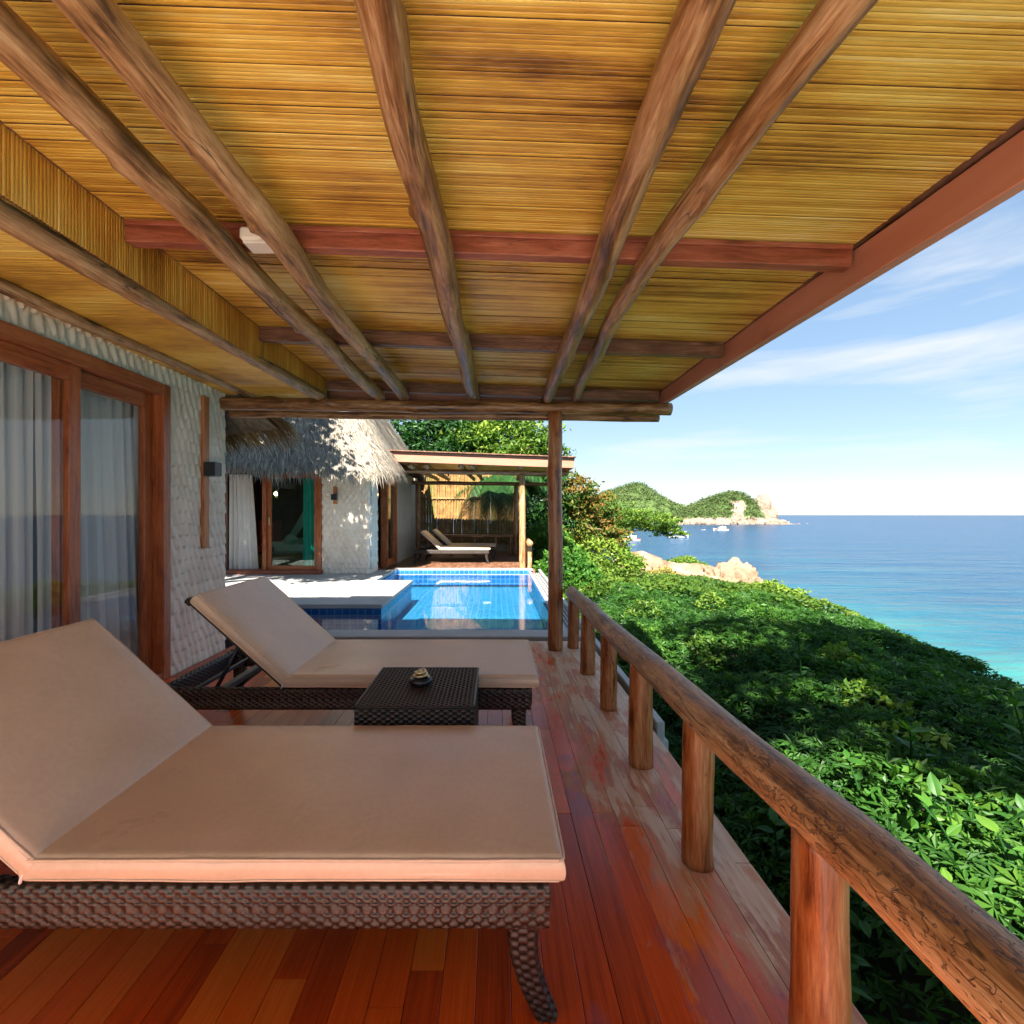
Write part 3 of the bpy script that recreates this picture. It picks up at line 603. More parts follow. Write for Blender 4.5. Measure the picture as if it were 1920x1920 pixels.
m = MB(); rock(m, (335, 590, 7), (9, 9, 20), 31, 4, .3, 1); rock(m, (343, 588, 0), (9, 8, 12), 32, 4, .35, 1); rock(m, (326, 588, 2), (8, 8, 15), 33, 4, .35, 1)
tag(m.build('rock_spire', M['headland'], smooth=True), 'pale rock pinnacle at the tip of the headland', 'rock')
m = MB()
for k in range(60):
    x = 225+RNG.uniform(0, 118); s = RNG.uniform(1.5, 4.8); rock(m, (x, 562+RNG.uniform(-3, 8), SEA+RNG.uniform(-.5, 2)), (s*1.3, s, s*.9), k+40, 2, .4, 1)
for k in range(9):
    rock(m, (289+RNG.uniform(-6, 12), 566+k*2.2, SEA+3+k*2.6), (5, 4, 5.), k+140, 3, .4, 1)
tag(m.build('shore_rocks', M['headland']), 'pale boulders strewn along the foot of the headland', 'boulders', kind='stuff')

# ------------------------------------------------------------------ boats
def boat(label, loc, L, rz, kind):
    o = thing('boat', label, 'boat', (loc[0], loc[1], SEA), rz); Wd = L*.26; m = MB(); u = np.linspace(-1, 1, 15); sec = np.linspace(-1, 1, 9)
    w = Wd*.5*np.clip(1-np.maximum(u, 0)**2.2, .02, 1)*(1-.12*np.maximum(-u, 0)); sh = L*.10+L*.07*np.maximum(u, 0)**2
    P = np.stack([np.repeat(u[:, None]*L/2, 9, 1)+.04*L*np.maximum(u[:, None], 0)*np.abs(sec), w[:, None]*np.sign(sec)*np.abs(sec)**.6, -.04*L+(sh[:, None]+.04*L)*np.abs(sec)**1.6], 2)
    grid(m, P); hd = np.stack([np.stack([u*L/2, w*.96, sh*.85], 1), np.stack([u*L/2, -w*.96, sh*.85], 1)], 1); grid(m, hd); h = m.build('hull', M['boat_white'], o, True)
    m = MB(); box(m, (-L*.05, 0, L*.105), (L*.98, Wd*1.0, L*.012), .01); m.build('stripe', M['boat_red' if kind != 'canopy' else 'boat_dark'], o)
    if kind == 'canopy':
        m = MB(); box(m, (0, 0, L*.30), (L*.78, Wd*.95, L*.018), .02); m.build('canopy', M['boat_white'], o)
        m = MB(); box(m, (-.05*L, 0, L*.205), (L*.66, Wd*.85, L*.014), .02); m.build('upper_deck', M['boat_white'], o)
        for sx in (-.36, -.12, .12, .34):
            for sy in (-1, 1): m = MB(); box(m, (sx*L, sy*Wd*.42, L*.2), (L*.014, L*.014, L*.19), .005); m.build('post', M['boat_white'], o)
        m = MB(); box(m, (.12*L, 0, L*.15), (L*.2, Wd*.6, L*.1), .03); m.build('cabin', M['boat_white'], o)
    elif kind == 'cruiser':
        m = MB(); box(m, (-.08*L, 0, L*.17), (L*.5, Wd*.7, L*.11), .05*L); m.build('cabin', M['boat_white'], o)
        m = MB(); box(m, (-.08*L, 0, L*.175), (L*.44, Wd*.715, L*.04), .02); m.build('window', M['boat_dark'], o)
        m = MB(); box(m, (-.12*L, 0, L*.25), (L*.4, Wd*.7, L*.02), .02); m.build('roof', M['boat_white'], o)
        m = MB(); tube(m, np.array([(-.1*L, 0, L*.25), (-.1*L, 0, L*.38)]), .05, 6); m.build('mast', M['boat_white'], o)
    else:
        m = MB(); box(m, (-.35*L, 0, L*.12), (L*.1, Wd*.3, L*.14), .03); m.build('outboard_motor', M['boat_dark'], o)
    return o
D = 237; boat('white double-deck boat with flat canopy moored in the bay', ((1271-VX)*D/FPX, D), 10.4, R(4), 'canopy')
D = 205; boat('white boat with red trim half hidden by the spreading tree', ((1180-VX)*D/FPX, D), 9.4, R(188), 'cruiser')
D = 345; boat('white cabin boat anchored before the headland', ((1352-VX)*D/FPX, D), 10.4, R(176), 'cruiser')
D = 352; boat('tiny white dinghy on the open bay', ((1318-VX)*D/FPX, D), 3.4, R(5), 'dinghy')
D = 700; boat('small distant boat off the tip of the headland', ((1476-VX)*D/FPX, D), 7.5, R(10), 'dinghy')

# ------------------------------------------------------------------ deck
def unit_box(name, mat, ch=.02):
    m = MB(); box(m, (0, 0, 0), (1, 1, 1), ch); return m.mesh(name, mat)
m = MB(); box(m, (-.80, 2.36, -.16), (3.28, 4.28, .22), .004); box(m, (-.80, 2.36, -.42), (3.0, 4.1, .32), .004)
deck = tag(m.build('deck', M['beam_brown']), 'varnished red hardwood veranda deck, bleached along its open edge', 'deck', kind='structure')
pl = unit_box('plank', M['deck_wood'], .012); PWD = .0885; x = -2.44
rp = random.Random(4)
while x < .79:
    y = .2-rp.uniform(0, 1.2)
    while y < 4.48:
        L = rp.uniform(.6, 1.4); y1 = min(y+L, 4.5)
        if 4.5-y1 < .3: y1 = 4.5
        y0 = max(y, .2)
        if y1-y0 < .25: y = y1; continue
        o = link('plank', pl, deck); o.location = (x+PWD/2, (y0+y1)/2, -.0245+rp.uniform(-.0006, .0006)); o.scale = (PWD-.0018, y1-y0-.0016, .045); y = y1
    x += PWD
for k in range(3):
    o = link('edge_board', pl, deck); o.location = (.842, .2+1.434*(k+.5), -.026); o.scale = (.086, 1.43, .048)
m = MB()
for yy in (.6, 1.9, 3.2): box(m, (.72, yy, -.9), (.14, .14, 1.0), .01)
m.build('pier', M['concrete'], deck)
m = MB(); box(m, (1.0, 2.92, -.72), (.11, .11, 1.1), .008); tag(m.build('concrete_post', M['concrete']), 'pale concrete post outside the deck edge', 'post')

m = MB(); box(m, (-1.3, -4.65, -.05), (5.9, 9.66, .09), .006); tag(m.build('terrace', M['stone_terrace']), 'white stone sun terrace adjoining the veranda deck', 'terrace', kind='structure')  # added behind the camera to bounce sunlight onto ceiling and loungers
# ------------------------------------------------------------------ railing
def log(m, pts, r0, r1, seed, n=60, sides=18, rough=.12, wob=.012, knots=1.5):
    p = resample(pts, n); t = np.linspace(0, 1, n); L = np.linalg.norm(p[-1]-p[0])
    T, A, B = frame(p); w = (vnoise(t*L*1.6+seed*9.1, np.full(n, seed*1.7), seed)-.5)*2*wob; w2 = (vnoise(t*L*1.4+seed*4.3, np.full(n, 5+seed*2.7), seed+1)-.5)*2*wob
    e = np.clip(np.minimum(t, 1-t)*8, 0, 1)
    return tube(m, p+A*(w*e)[:, None]+B*(w2*e)[:, None], np.linspace(r0, r1, n), sides, seed, rough, knots=int(L*knots))
rail = thing('railing', 'low rustic log railing along the open edge of the deck', 'railing', (.71, 2.6, 0))
def rel(o, pts): return [tuple(np.array(p)-np.array(o.location)) for p in pts]
m = MB(); log(m, rel(rail, [(.69, -1.5, .555), (.712, 1.0, .535), (.712, 2.4, .50), (.722, 4.46, .468)]), .065, .06, 3, 110, 24, .10, .012); m.build('top_rail', M['log_rail'], rail, True)
for k, y in enumerate((-.85, -.2, .42, 1.03, 1.64, 2.28, 2.94, 3.60, 4.29)):
    zt = np.interp(y, [-1.5, 1, 2.4, 4.46], [.555, .535, .50, .468]); m = MB(); log(m, rel(rail, [(.705, y, -.003), (.708, y, zt-.02)]), .056+.004*math.sin(k*3), .053, 20+k, 24, 18, .12, .004); m.build('post', M['log_post'], rail, True)

# ------------------------------------------------------------------ veranda roof
SL = .035                                                   # fall of the roof towards the sea
def ceil_z(x): return 2.425-SL*(x+1.56)
ver = thing('veranda_roof', 'veranda roof of log purlins, red beams and bamboo lining over the sun loungers', 'roof', (0, 2, 0))
def vp(pts): return rel(ver, pts)
XA, XB = -1.555, 1.50; xc = (XA+XB)/2; ang = math.atan(SL)
m = MB(); box(m, vp([(xc+.01, 1.52, ceil_z(xc)+.05)])[0], (XB-XA+.14, 5.85, .05), .003, roty(ang)); ceil = m.build('ceiling', M['beam_brown'], ver)
def strip_mesh(name, mat, L, w, h, seed, axis=0):
    n = 8; u = np.linspace(-.5, .5, n); a = np.linspace(0, np.pi, 6); m = MB(); rg = np.random.default_rng(seed); bow = np.cumsum(rg.normal(size=n))*.0003; bow -= np.linspace(bow[0], bow[-1], n)
    P = np.stack([np.repeat(u[:, None]*L, 6, 1), np.cos(a)[None, :]*w/2+bow[:, None], -np.sin(a)[None, :]**.45*h*np.ones((n, 1))], 2)
    if axis == 2: P = np.stack([P[..., 2]*-1, P[..., 1], P[..., 0]], 2)
    grid(m, P); return m.mesh(name, mat, True)
SM = [strip_mesh('bamboo_strip', M['bamboo_strip'], XB-XA, .0130, .0016, k) for k in range(5)]
PITCH = .0126; rq = random.Random(12); k = 0; y = .92
while y < 4.42:
    o = link('bamboo_strip', SM[k % 5], ceil); o.location = (xc, y-2, ceil_z(xc)+.0245-(rq.uniform(0, .002) if rq.random() < .85 else rq.uniform(.002, .006))); o.rotation_euler = (0, ang, rq.uniform(-.0007, .0007)); y += PITCH; k += 1
m = MB(); y = -1.38
while y < .915:
    P = np.array([[[XA, y+c_*.0062, ceil_z(XA)+.024-s_*.004], [XB, y+c_*.0062, ceil_z(XB)+.024-s_*.004]] for c_, s_ in ((-1, 0), (-.6, .9), (.6, .9), (1, 0))])-np.array([0, 2, 0]); grid(m, P); y += PITCH
tag(m.build('bamboo_strips', M['bamboo_strip'], ver), kind='stuff')
# crossbeams
for y, mt in ((.0, 'beam_red'), (1.99, 'beam_red'), (3.10, 'beam_brown'), (4.31, 'beam_brown')):
    m = MB(); box(m, vp([(xc-.003, y, ceil_z(xc)-.026)])[0], (XB-XA-.006, .055, .088), .004, roty(ang)); m.build('crossbeam', M[mt], ver)
    m = MB(); box(m, vp([(xc-.003, y-.034, ceil_z(xc)+.006)])[0], (XB-XA-.02, .013, .022), .003, roty(ang)); m.build('trim_strip', M[mt], ver)
# painted edge beam along the sea side
p0, p1 = np.array([1.545, -1.4, 2.2]), np.array([1.55, 4.42, 2.305]); ln = np.linalg.norm(p1-p0); ax = Matrix.Rotation(math.atan2(p1[2]-p0[2], ln), 3, 'X')
m = MB(); box(m, vp([(p0+p1)/2])[0], (.05, ln, .15), .004, ax); m.build('edge_beam', M['edge_paint'], ver)
m = MB(); box(m, vp([(1.59, 1.52, 2.35)])[0], (.035, 5.8, .24), .004, ax); m.build('edge_cap', M['edge_paint'], ver)
m = MB(); box(m, vp([(0, 4.47, 2.36)])[0], (3.2, .035, .22), .004, roty(ang)); m.build('end_fascia', M['fascia_paint'], ver)
# log purlins: (pixel near, z) -> (pixel far, z)
def purlin(n0, z0, n1, z1, r0, r1, seed, mids=(), mat='log_varnished', ext=True):
    a = px(*n0, z0); b = px(*n1, z1); pts = [px(*q[:2], q[2]) for q in mids]
    pts = [a]+pts+[b]
    if ext: d = (pts[1]-a)/np.linalg.norm(pts[1]-a); pts = [a-d*(a[1]+1.6)]+pts
    m = MB(); log(m, vp(pts), r0*.94, r1*.9, seed, 150, 22, .17, .017, 2.0); m.build('purlin', M[mat], ver, True)
purlin((715, 0), 2.285, (889, 744), 2.27, .05, .062, 4)
purlin((1330, 0), 2.262, (1026, 746), 2.25, .058, .058, 5)
purlin((1585, 0), 2.25, (1078, 746), 2.245, .05, .048, 6, [(1385, 255, 2.25), (1220, 497, 2.25), (1150, 600, 2.25)])
purlin((160, 0), 2.29, (757, 742), 2.275, .058, .056, 7, mat='log_pale')
purlin((0, 62), 2.285, (712, 743), 2.275, .052, .058, 8, [(400, 440, 2.285)], mat='log_pale')
purlin((0, 408), 2.20, (600, 742), 2.27, .046, .052, 9, [(300, 577, 2.225)], mat='log_pale')
purlin((0, 538), 2.265, (470, 740), 2.30, .034, .04, 10, mat='log_pale')
# eaves logs across the end, and the post that carries them
m = MB(); log(m, vp([(-2.5, 4.22, 2.208), (1.57, 4.22, 2.158)]), .058, .056, 14, 90, 20, .12, .008); m.build('eaves_log', M['log_varnished'], ver, True)
m = MB(); log(m, vp([(-2.45, 4.33, 2.14), (1.5, 4.33, 2.10)]), .034, .036, 15, 90, 14, .12, .01); m.build('eaves_log', M['log_varnished'], ver, True)
m = MB(); log(m, vp([(.532, 4.22, -.002), (.534, 4.22, 2.13)]), .066, .062, 16, 60, 22, .09, .008); m.build('post', M['log_post'], ver, True)
# bamboo drop panel and the lower lining beside the villa
m = MB(); box(m, vp([(XA-.03, 1.52, 2.39)])[0], (.02, 5.82, .31), .002); box(m, vp([(XA-.42, 1.52, 2.50)])[0], (.9, 5.82, .03), .002); fas = m.build('drop_panel', M['beam_brown'], ver)
SV = [strip_mesh('bamboo_slat', M['bamboo_slat'], .235, .0138, .005, 30+k, 2) for k in range(4)]
y = 1.28; k = 0
while y < 4.36:
    o = link('bamboo_slat', SV[k % 4], fas); o.location = (XA-.0185+rq.uniform(0, .002), y-2, 2.343); o.rotation_euler = (rq.uniform(-.01, .01), 0, 0); y += .0136; k += 1
m = MB(); y = 1.2
while y < 4.4:
    z0 = 2.31+rq.uniform(-.002, .002)
    P = np.array([[[-2.5, y+c_*.0066, z0-s_*.005], [-1.605, y+c_*.0066, z0-.02-s_*.005]] for c_, s_ in ((-1, 0), (-.6, .9), (.6, .9), (1, 0))])-np.array([0, 2, 0]); grid(m, P); y += .0134
box(m, (-2.07, -.48, 2.325), (.9, 5.8, .012), .002); tag(m.build('lower_lining', M['bamboo_strip'], ver), kind='stuff')
m = MB(); c_ = px(516, 478, 2.335); box(m, (0, 0, 0), (.13, .10, .05), .008); box(m, (0, 0, -.03), (.11, .08, .014), .006)
o = tag(m.build('emergency_light', M['white_plastic']), 'small white emergency light box fixed to the red crossbeam', 'light'); o.location = (-.95, 1.90, 2.325)

# ------------------------------------------------------------------ relief stucco
def stucco_patch(m, O, U, V, Nn, w, h, res=.011, cell=(.07, .19), amp=.05, edge=None):
    O, U, V, Nn = map(lambda a: np.array(a, float), (O, U, V, Nn)); nu = max(2, int(w/res)); nv = max(2, int(h/res)); u = np.linspace(0, w, nu); v = np.linspace(0, h, nv); A, B = np.meshgrid(u, v, indexing='ij')
    sx = O @ np.array([1, 3.1, 2]); a = A+.022*(vnoise(A*9+sx, B*6, 3)-.5)*2; b = B+.03*(vnoise(A*7+sx, B*5, 8)-.5)*2
    best = np.zeros_like(A)
    for sh in (0, 1):          # two interleaved courses of pointed strokes
        q = b/cell[1]+.5*sh; r = np.floor(q); fv = q-r; fu = a/cell[0]+.5*sh+.0*r; fu = fu-np.floor(fu)-.5; wd = np.sin(np.pi*fv)**.7*.52+.02
        hh = np.clip(1-(fu/wd)**2, 0, 1)*(.35+.65*(1-fv)); best = np.maximum(best, hh)
    H = best*.8+.2*fbm(A*22+sx, B*14, 5); P = O+A[..., None]*U+B[..., None]*V+((H-.2)*amp)[..., None]*Nn
    if edge: P = P-(np.clip((A-(w-edge))/edge, 0, 1)**2*edge*.8)[..., None]*Nn
    grid(m, P, lv=H)
# ------------------------------------------------------------------ near villa
vil = thing('villa', 'white relief-plastered villa with sliding door opening to the veranda', 'house', (-5.5, 1, 0))
def vl(p): return tuple(np.array(p, float)-np.array(vil.location))
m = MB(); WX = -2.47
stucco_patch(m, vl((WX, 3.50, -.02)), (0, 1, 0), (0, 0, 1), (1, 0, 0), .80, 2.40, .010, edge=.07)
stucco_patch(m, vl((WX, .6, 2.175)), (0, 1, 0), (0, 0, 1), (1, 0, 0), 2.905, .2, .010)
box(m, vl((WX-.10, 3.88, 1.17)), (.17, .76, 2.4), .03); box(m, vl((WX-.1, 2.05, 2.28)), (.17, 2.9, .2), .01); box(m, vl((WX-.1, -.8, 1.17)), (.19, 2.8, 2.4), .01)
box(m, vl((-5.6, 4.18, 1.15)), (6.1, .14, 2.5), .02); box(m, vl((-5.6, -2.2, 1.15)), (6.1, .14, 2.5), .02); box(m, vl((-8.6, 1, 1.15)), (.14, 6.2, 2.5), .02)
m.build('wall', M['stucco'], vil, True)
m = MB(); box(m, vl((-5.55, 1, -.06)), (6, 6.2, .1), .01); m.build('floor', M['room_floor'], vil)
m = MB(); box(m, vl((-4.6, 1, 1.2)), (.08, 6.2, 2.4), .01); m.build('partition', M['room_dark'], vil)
def thatch(parent, ctr, a, b, ze, slope, dens, n_f, mat, base, vis, seed, power=3.5, concave=.06, cut=None):
    th = np.linspace(0, 2*np.pi, 121); s = np.r_[np.linspace(1, .02, 30)]
    def P(t, q):
        c, sn = np.cos(t), np.sin(t); r = (np.abs(c)**power+np.abs(sn)**power)**(-1/power)
        return np.stack([ctr[0]+r*c*a*q, ctr[1]+r*sn*b*q, ze+(1-q)*a*slope*(1-concave*q)+.05*np.sin(t*7+seed)+.03*np.sin(t*17)], -1)
    m = MB(); g = P(th[None, :], s[:, None])-np.array([0, 0, .08])
    if cut: k = cut(g, 0.); g[..., 0] = np.where(k, cut.x, g[..., 0]); g[..., 2] = np.where(k, np.maximum(g[..., 2], 2.5), g[..., 2])
    grid(m, g)
    if not cut: grid(m, np.stack([P(th, np.full(121, .97))-np.array([0, 0, .10]), P(th, np.full(121, .5))*np.array([1, 1, 0])+np.array([0, 0, ze+.25])], 0))
    rf = m.build('roof', M[base], parent, True)
    def strands(n, q0, q1, L, out, drop):
        t = RNG.uniform(vis[0], vis[1], n); q = np.sqrt(RNG.uniform(q0**2, q1**2, n)); p = P(t, q)
        if cut: kk = ~cut(p, .1); t, q, p = t[kk], q[kk], p[kk]; n = len(t)
        dn = P(t, q+.02)-p; dn /= np.linalg.norm(dn, axis=1)[:, None]
        tg = P(t+.01, q)-p; tg /= np.linalg.norm(tg, axis=1)[:, None]; nr = np.cross(tg, dn); nr *= np.sign(nr[:, 2:3]+1e-9)
        L = RNG.uniform(.5, 1.2, n)[:, None]*L; sd_ = tg*RNG.normal(size=(n, 1))*.22; p0 = p-dn*L*.3+nr*RNG.uniform(-.02, .05, (n, 1)); e = p+dn*L*.7+nr*RNG.uniform(0, out, (n, 1))+sd_*L-np.array([0, 0, 1])*drop*L*RNG.uniform(.2, 1, (n, 1))
        w = tg*RNG.uniform(.006, .013, (n, 1)); mid = (p0+e)/2+nr*.02; v = np.stack([p0-w, p0+w, mid+w, e, mid-w], 1); i = np.arange(n)[:, None]*5
        patch = fbm(p[:, 0]*1.1+seed, p[:, 1]*1.1+p[:, 2]*1.5, seed)
        m.add(v.reshape(-1, 3), [i+np.array([[0, 1, 2, 4]]), i+np.array([[4, 2, 3]])], None, np.repeat(np.clip(.25+patch*.55+RNG.normal(size=n)*.22, 0, 1), 5))
    m = MB(); strands(dens, .25, 1.0, .40, .09, .0); strands(n_f, .93, 1.015, .29, .08, .6); o = m.build('thatch', M[mat], parent); o['kind'] = 'stuff'; return rf
class Cut:
    def __init__(s, x, y, sg): s.x, s.y, s.sg = x, y, sg
    def __call__(s, p, e): return (p[..., 0] > s.x-e) & (s.sg*(p[..., 1]-s.y) > -e)
vil_roof = thatch(vil, vl((-5.35, 1.08, 0)), 3.55, 3.62, 2.03, 1.0, 6000, 5200, 'straw_brown', 'thatch_base', (R(20), R(100)), 2, 9., cut=Cut(3.0, 3.3, -1))
# sliding door: frame, leaves with panes
def door_set(parent, O, U, Nn, spans, z0, z1, fr=.10, glass='glass', handle=None):
    """spans: list of (u0, u1, depth offset); frame boards built around"""
    O = np.array(O, float); U = np.array(U, float); Nn = np.array(Nn, float); rot = np.stack([U, Nn, [0, 0, 1]], 1)
    def bd(m, u0, u1, za, zb, d, t): box(m, O+U*(u0+u1)/2+Nn*d+np.array([0, 0, (za+zb)/2]), (u1-u0, t, zb-za), .004, rot)
    ua = min(s[0] for s in spans)-.075; ub = max(s[1] for s in spans)+.075
    m = MB(); bd(m, ua, ua+.075, z0, z1, 0, .16); bd(m, ub-.075, ub, z0, z1, 0, .16); bd(m, ua+.0755, ub-.0755, z1-.085, z1, 0, .156); bd(m, ua+.0755, ub-.0755, z0, z0+.06, 0, .15); f = m.build('door_frame', M['door_wood'], parent)
    for u0, u1, d in spans:
        m = MB(); zb = z1-.0855; za = z0+.0605; bd(m, u0, u0+fr*.8, za, zb, d, .045); bd(m, u1-fr*.8, u1, za, zb, d, .045); bd(m, u0+fr*.8, u1-fr*.8, zb-fr, zb, d, .044); bd(m, u0+fr*.8, u1-fr*.8, za, za+fr, d, .044); dl = m.build('door', M['door_wood'], parent)
        m = MB(); bd(m, u0+fr*.8-.005, u1-fr*.8+.005, za+fr-.005, zb-fr+.005, d, .008); m.build('pane', M[glass], dl)
        if handle is not None: m = MB(); uu = u0+fr*.4 if handle < 0 else u1-fr*.4; bd(m, uu-.012, uu+.012, 1.0, 1.16, d+.03, .02); m.build('handle', M['brass'], dl)
door_set(vil, vl((WX-.03, 0, 0)), (0, 1, 0), (1, 0, 0), [(1.90, 2.77, .03), (2.685, 3.42, -.025), (1.10, 1.93, -.025)], .0, 2.165, .10)
def curtain(label, O, U, Nn, w, z0, z1, folds, amp, mat, group=None, taper=0.):
    o = thing('curtain', label, 'curtain', tuple(O), group=group); U = np.array(U, float); Nn = np.array(Nn, float); m = MB(); u = np.linspace(0, 1, folds*10); z = np.linspace(z0, z1, 14); A, Z = np.meshgrid(u, z, indexing='ij')
    ph = A*folds*2*np.pi+1.2*np.sin(A*7)+.25*np.sin(Z*2+A*9); k = 1-taper*(1-np.abs((Z-z0)/(z1-z0)-.5)*2)*0
    D_ = amp*(np.sin(ph)+.35*np.sin(2.3*ph))*(.55+.45*(z1-Z)/(z1-z0)); sw = w*(1+taper*(z1-Z)/(z1-z0))
    P = U*(A*sw)[..., None]+Nn*D_[..., None]+np.array([0, 0, 1])*Z[..., None]; grid(m, P); m.build('cloth', M[mat], o, True); return o
curtain('pale sheer curtain behind the glass of the near sliding door, next to the wall lamp', (WX-.20, 2.72, 0), (0, 1, 0), (1, 0, 0), .84, .03, 2.06, 9, .035, 'curtain_sheer', taper=.12)
curtain('wide pale sheer curtain hanging behind the fixed pane of the near door', (WX-.20, 1.2, 0), (0, 1, 0), (1, 0, 0), 1.50, .03, 2.06, 15, .035, 'curtain_sheer')
def wall_lamp(label, loc, rz, h, z, zl, mat='lamp_wood'):
    o = thing('wall_lamp', label, 'lamp', loc, rz); m = MB(); box(m, (.022, 0, z), (.028, .075, h), .003); m.build('backboard', M[mat], o); m = MB(); box(m, (.085, 0, zl), (.10, .10, .115), .004); m.build('lamp_box', M['black_metal'], o); return o
wall_lamp('black box wall lamp on a tall wooden backboard', (WX+.012, 3.93, 0), 0, 1.27, 1.565, 1.59)

# ------------------------------------------------------------------ pool and surrounds
PF = -.36; WL = -.05
m = MB(); box(m, (-.85, 7.63, PF-.06), (3.3, 5.46, .1), .002); pool = tag(m.build('pool', M['tile_floor']), 'swimming pool lined with small blue tiles', 'pool', kind='structure')
m = MB(); box(m, (-.72, 10.315, -.175), (3.0, .05, .33), .002); box(m, (-.85, 4.925, -.185), (3.3, .05, .33), .002); m.build('end_wall', M['tile_wall_xz'], pool)
m = MB(); box(m, (.70, 7.62, -.20), (.05, 5.3, .29), .002); box(m, (-2.49, 5.6, -.19), (.04, 1.3, .32), .002); box(m, (-2.17, 9.3, -.19), (.04, 1.98, .32), .002); m.build('side_wall', M['tile_wall_yz'], pool)
m = MB(); grid(m, np.array([[[-2.47, 4.95, WL], [-2.47, 10.29, WL]], [[.74, 4.95, WL], [.74, 10.29, WL]]])); m.build('water', M['pool_water'], pool)
m = MB(); box(m, (-.78, 4.76, -.06), (3.5, .28, .14), .008); tag(m.build('pool_coping', M['stone_white']), 'white stone coping between deck and pool', 'coping', kind='structure')
m = MB(); lathe(m, [(.0, .012), (.07, .012), (.085, .004), (.085, 0)], 24); o = m.build('drain_cover', M['stone_white'], pool); o.location = (-.16, 8.4, PF-.008)
# platform
m = MB(); box(m, (-3.55, 7.2, .02), (4.15, 2.24, .06), .008); plat = tag(m.build('sun_platform', M['stone_white']), 'white sun platform reaching into the pool beside the far villa', 'platform', kind='structure')
m = MB(); box(m, (-3.56, 6.13, -.19), (4.1, .05, .36), .002); m.build('tiled_front', M['tile_wall_xz'], plat)
m = MB(); box(m, (-1.52, 7.2, -.19), (.05, 2.18, .36), .002); m.build('tiled_side', M['tile_wall_yz'], plat)
m = MB(); box(m, (-4.2, 9.12, .015), (4.1, 1.58, .06), .008); box(m, (-3.2, 8.34, -.15), (2.0, .04, .3), .004); m.build('walkway', M['stone_white'], plat)
# overflow ledge
m = MB(); box(m, (.735, 7.55, -.042), (.045, 5.5, .03), .004); box(m, (.965, 6.6, -.13), (.05, 7.7, .25), .006); box(m, (.86, 7.1, -.17), (.19, 6.4, .06), .004); gut = tag(m.build('overflow_gutter', M['stone_gutter']), 'pale overflow gutter along the sea side of the pool', 'gutter', kind='structure')
m = MB()
for k in range(4): box(m, (.79+k*.043, 7.6, -.075), (.026, 5.35, .02), .004)
m.build('grating', M['stone_white'], gut)

# ------------------------------------------------------------------ far villa
fv = thing('villa', 'thatched white villa beyond the pool', 'house', (-5.5, 12, 0))
def fl(p): return tuple(np.array(p, float)-np.array(fv.location))
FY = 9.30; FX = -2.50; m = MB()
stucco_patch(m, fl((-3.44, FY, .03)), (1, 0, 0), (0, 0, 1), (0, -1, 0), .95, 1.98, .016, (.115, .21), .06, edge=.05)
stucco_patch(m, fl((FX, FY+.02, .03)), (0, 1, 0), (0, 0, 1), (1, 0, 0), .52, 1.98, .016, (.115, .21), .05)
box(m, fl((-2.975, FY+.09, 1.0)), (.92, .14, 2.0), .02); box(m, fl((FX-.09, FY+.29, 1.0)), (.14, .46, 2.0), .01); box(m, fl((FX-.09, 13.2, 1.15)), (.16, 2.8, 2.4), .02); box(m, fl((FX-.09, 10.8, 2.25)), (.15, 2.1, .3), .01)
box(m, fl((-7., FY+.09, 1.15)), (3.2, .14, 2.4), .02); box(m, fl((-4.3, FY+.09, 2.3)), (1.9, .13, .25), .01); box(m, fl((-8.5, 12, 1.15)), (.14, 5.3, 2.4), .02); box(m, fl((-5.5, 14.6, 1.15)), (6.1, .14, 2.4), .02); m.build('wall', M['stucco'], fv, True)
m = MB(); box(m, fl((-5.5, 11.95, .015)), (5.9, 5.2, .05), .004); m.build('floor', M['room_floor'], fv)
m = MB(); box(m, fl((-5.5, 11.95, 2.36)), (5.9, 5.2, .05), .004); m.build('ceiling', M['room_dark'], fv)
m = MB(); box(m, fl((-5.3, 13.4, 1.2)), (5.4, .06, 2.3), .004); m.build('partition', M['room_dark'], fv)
door_set(fv, fl((0, FY+.02, 0)), (1, 0, 0), (0, -1, 0), [(-4.53, -3.52, .0)], .04, 2.12, .10, 'glass_dark', -1)
m = MB(); box(m, fl((-4.43, FY-.02, .07)), (2.0, .3, .10), .008); m.build('threshold', M['beam_red'], fv)
m = MB(); box(m, fl((-5.42, FY+.0, 1.1)), (.08, .16, 2.1), .006); box(m, fl((-4.98, FY+.0, 2.09)), (.8, .15, .09), .006); m.build('door_jamb', M['door_wood'], fv)
door_set(fv, fl((FX-.02, 0, 0)), (0, 1, 0), (1, 0, 0), [(10.65, 11.55, .0)], .02, 2.1, .09, 'glass_dark')
thatch(fv, fl((-5.6, 12.3, 0)), 3.6, 3.62, 2.10, 1.62, 46000, 6500, 'straw', 'thatch_base', (R(-130), R(22)), 5, 6., cut=Cut(3.25, -1.9, 1))
wall_lamp('small black box lamp on a short wooden block on the far villa wall', (-3.17, FY-.014, 0), -R(90), .34, 1.59, 1.555)
curtain('white curtain drawn aside in the open doorway of the far villa', (-5.36, FY+.14, 0), (1, 0, 0), (0, -1, 0), .46, .08, 2.02, 6, .035, 'linen', taper=.3)
curtain('teal curtain behind the glass door of the far villa', (-3.88, FY+.16, 0), (1, 0, 0), (0, -1, 0), .26, .08, 2.02, 4, .03, 'teal_cloth', taper=.1)
curtain('dark slit of white curtain in the side door of the far villa', (FX-.16, 11.0, 0), (0, 1, 0), (1, 0, 0), .3, .06, 2.0, 4, .03, 'linen')
bed = thing('bed', 'wooden bed with white linen inside the far villa', 'bed', (-4.3, 11.4, .04))
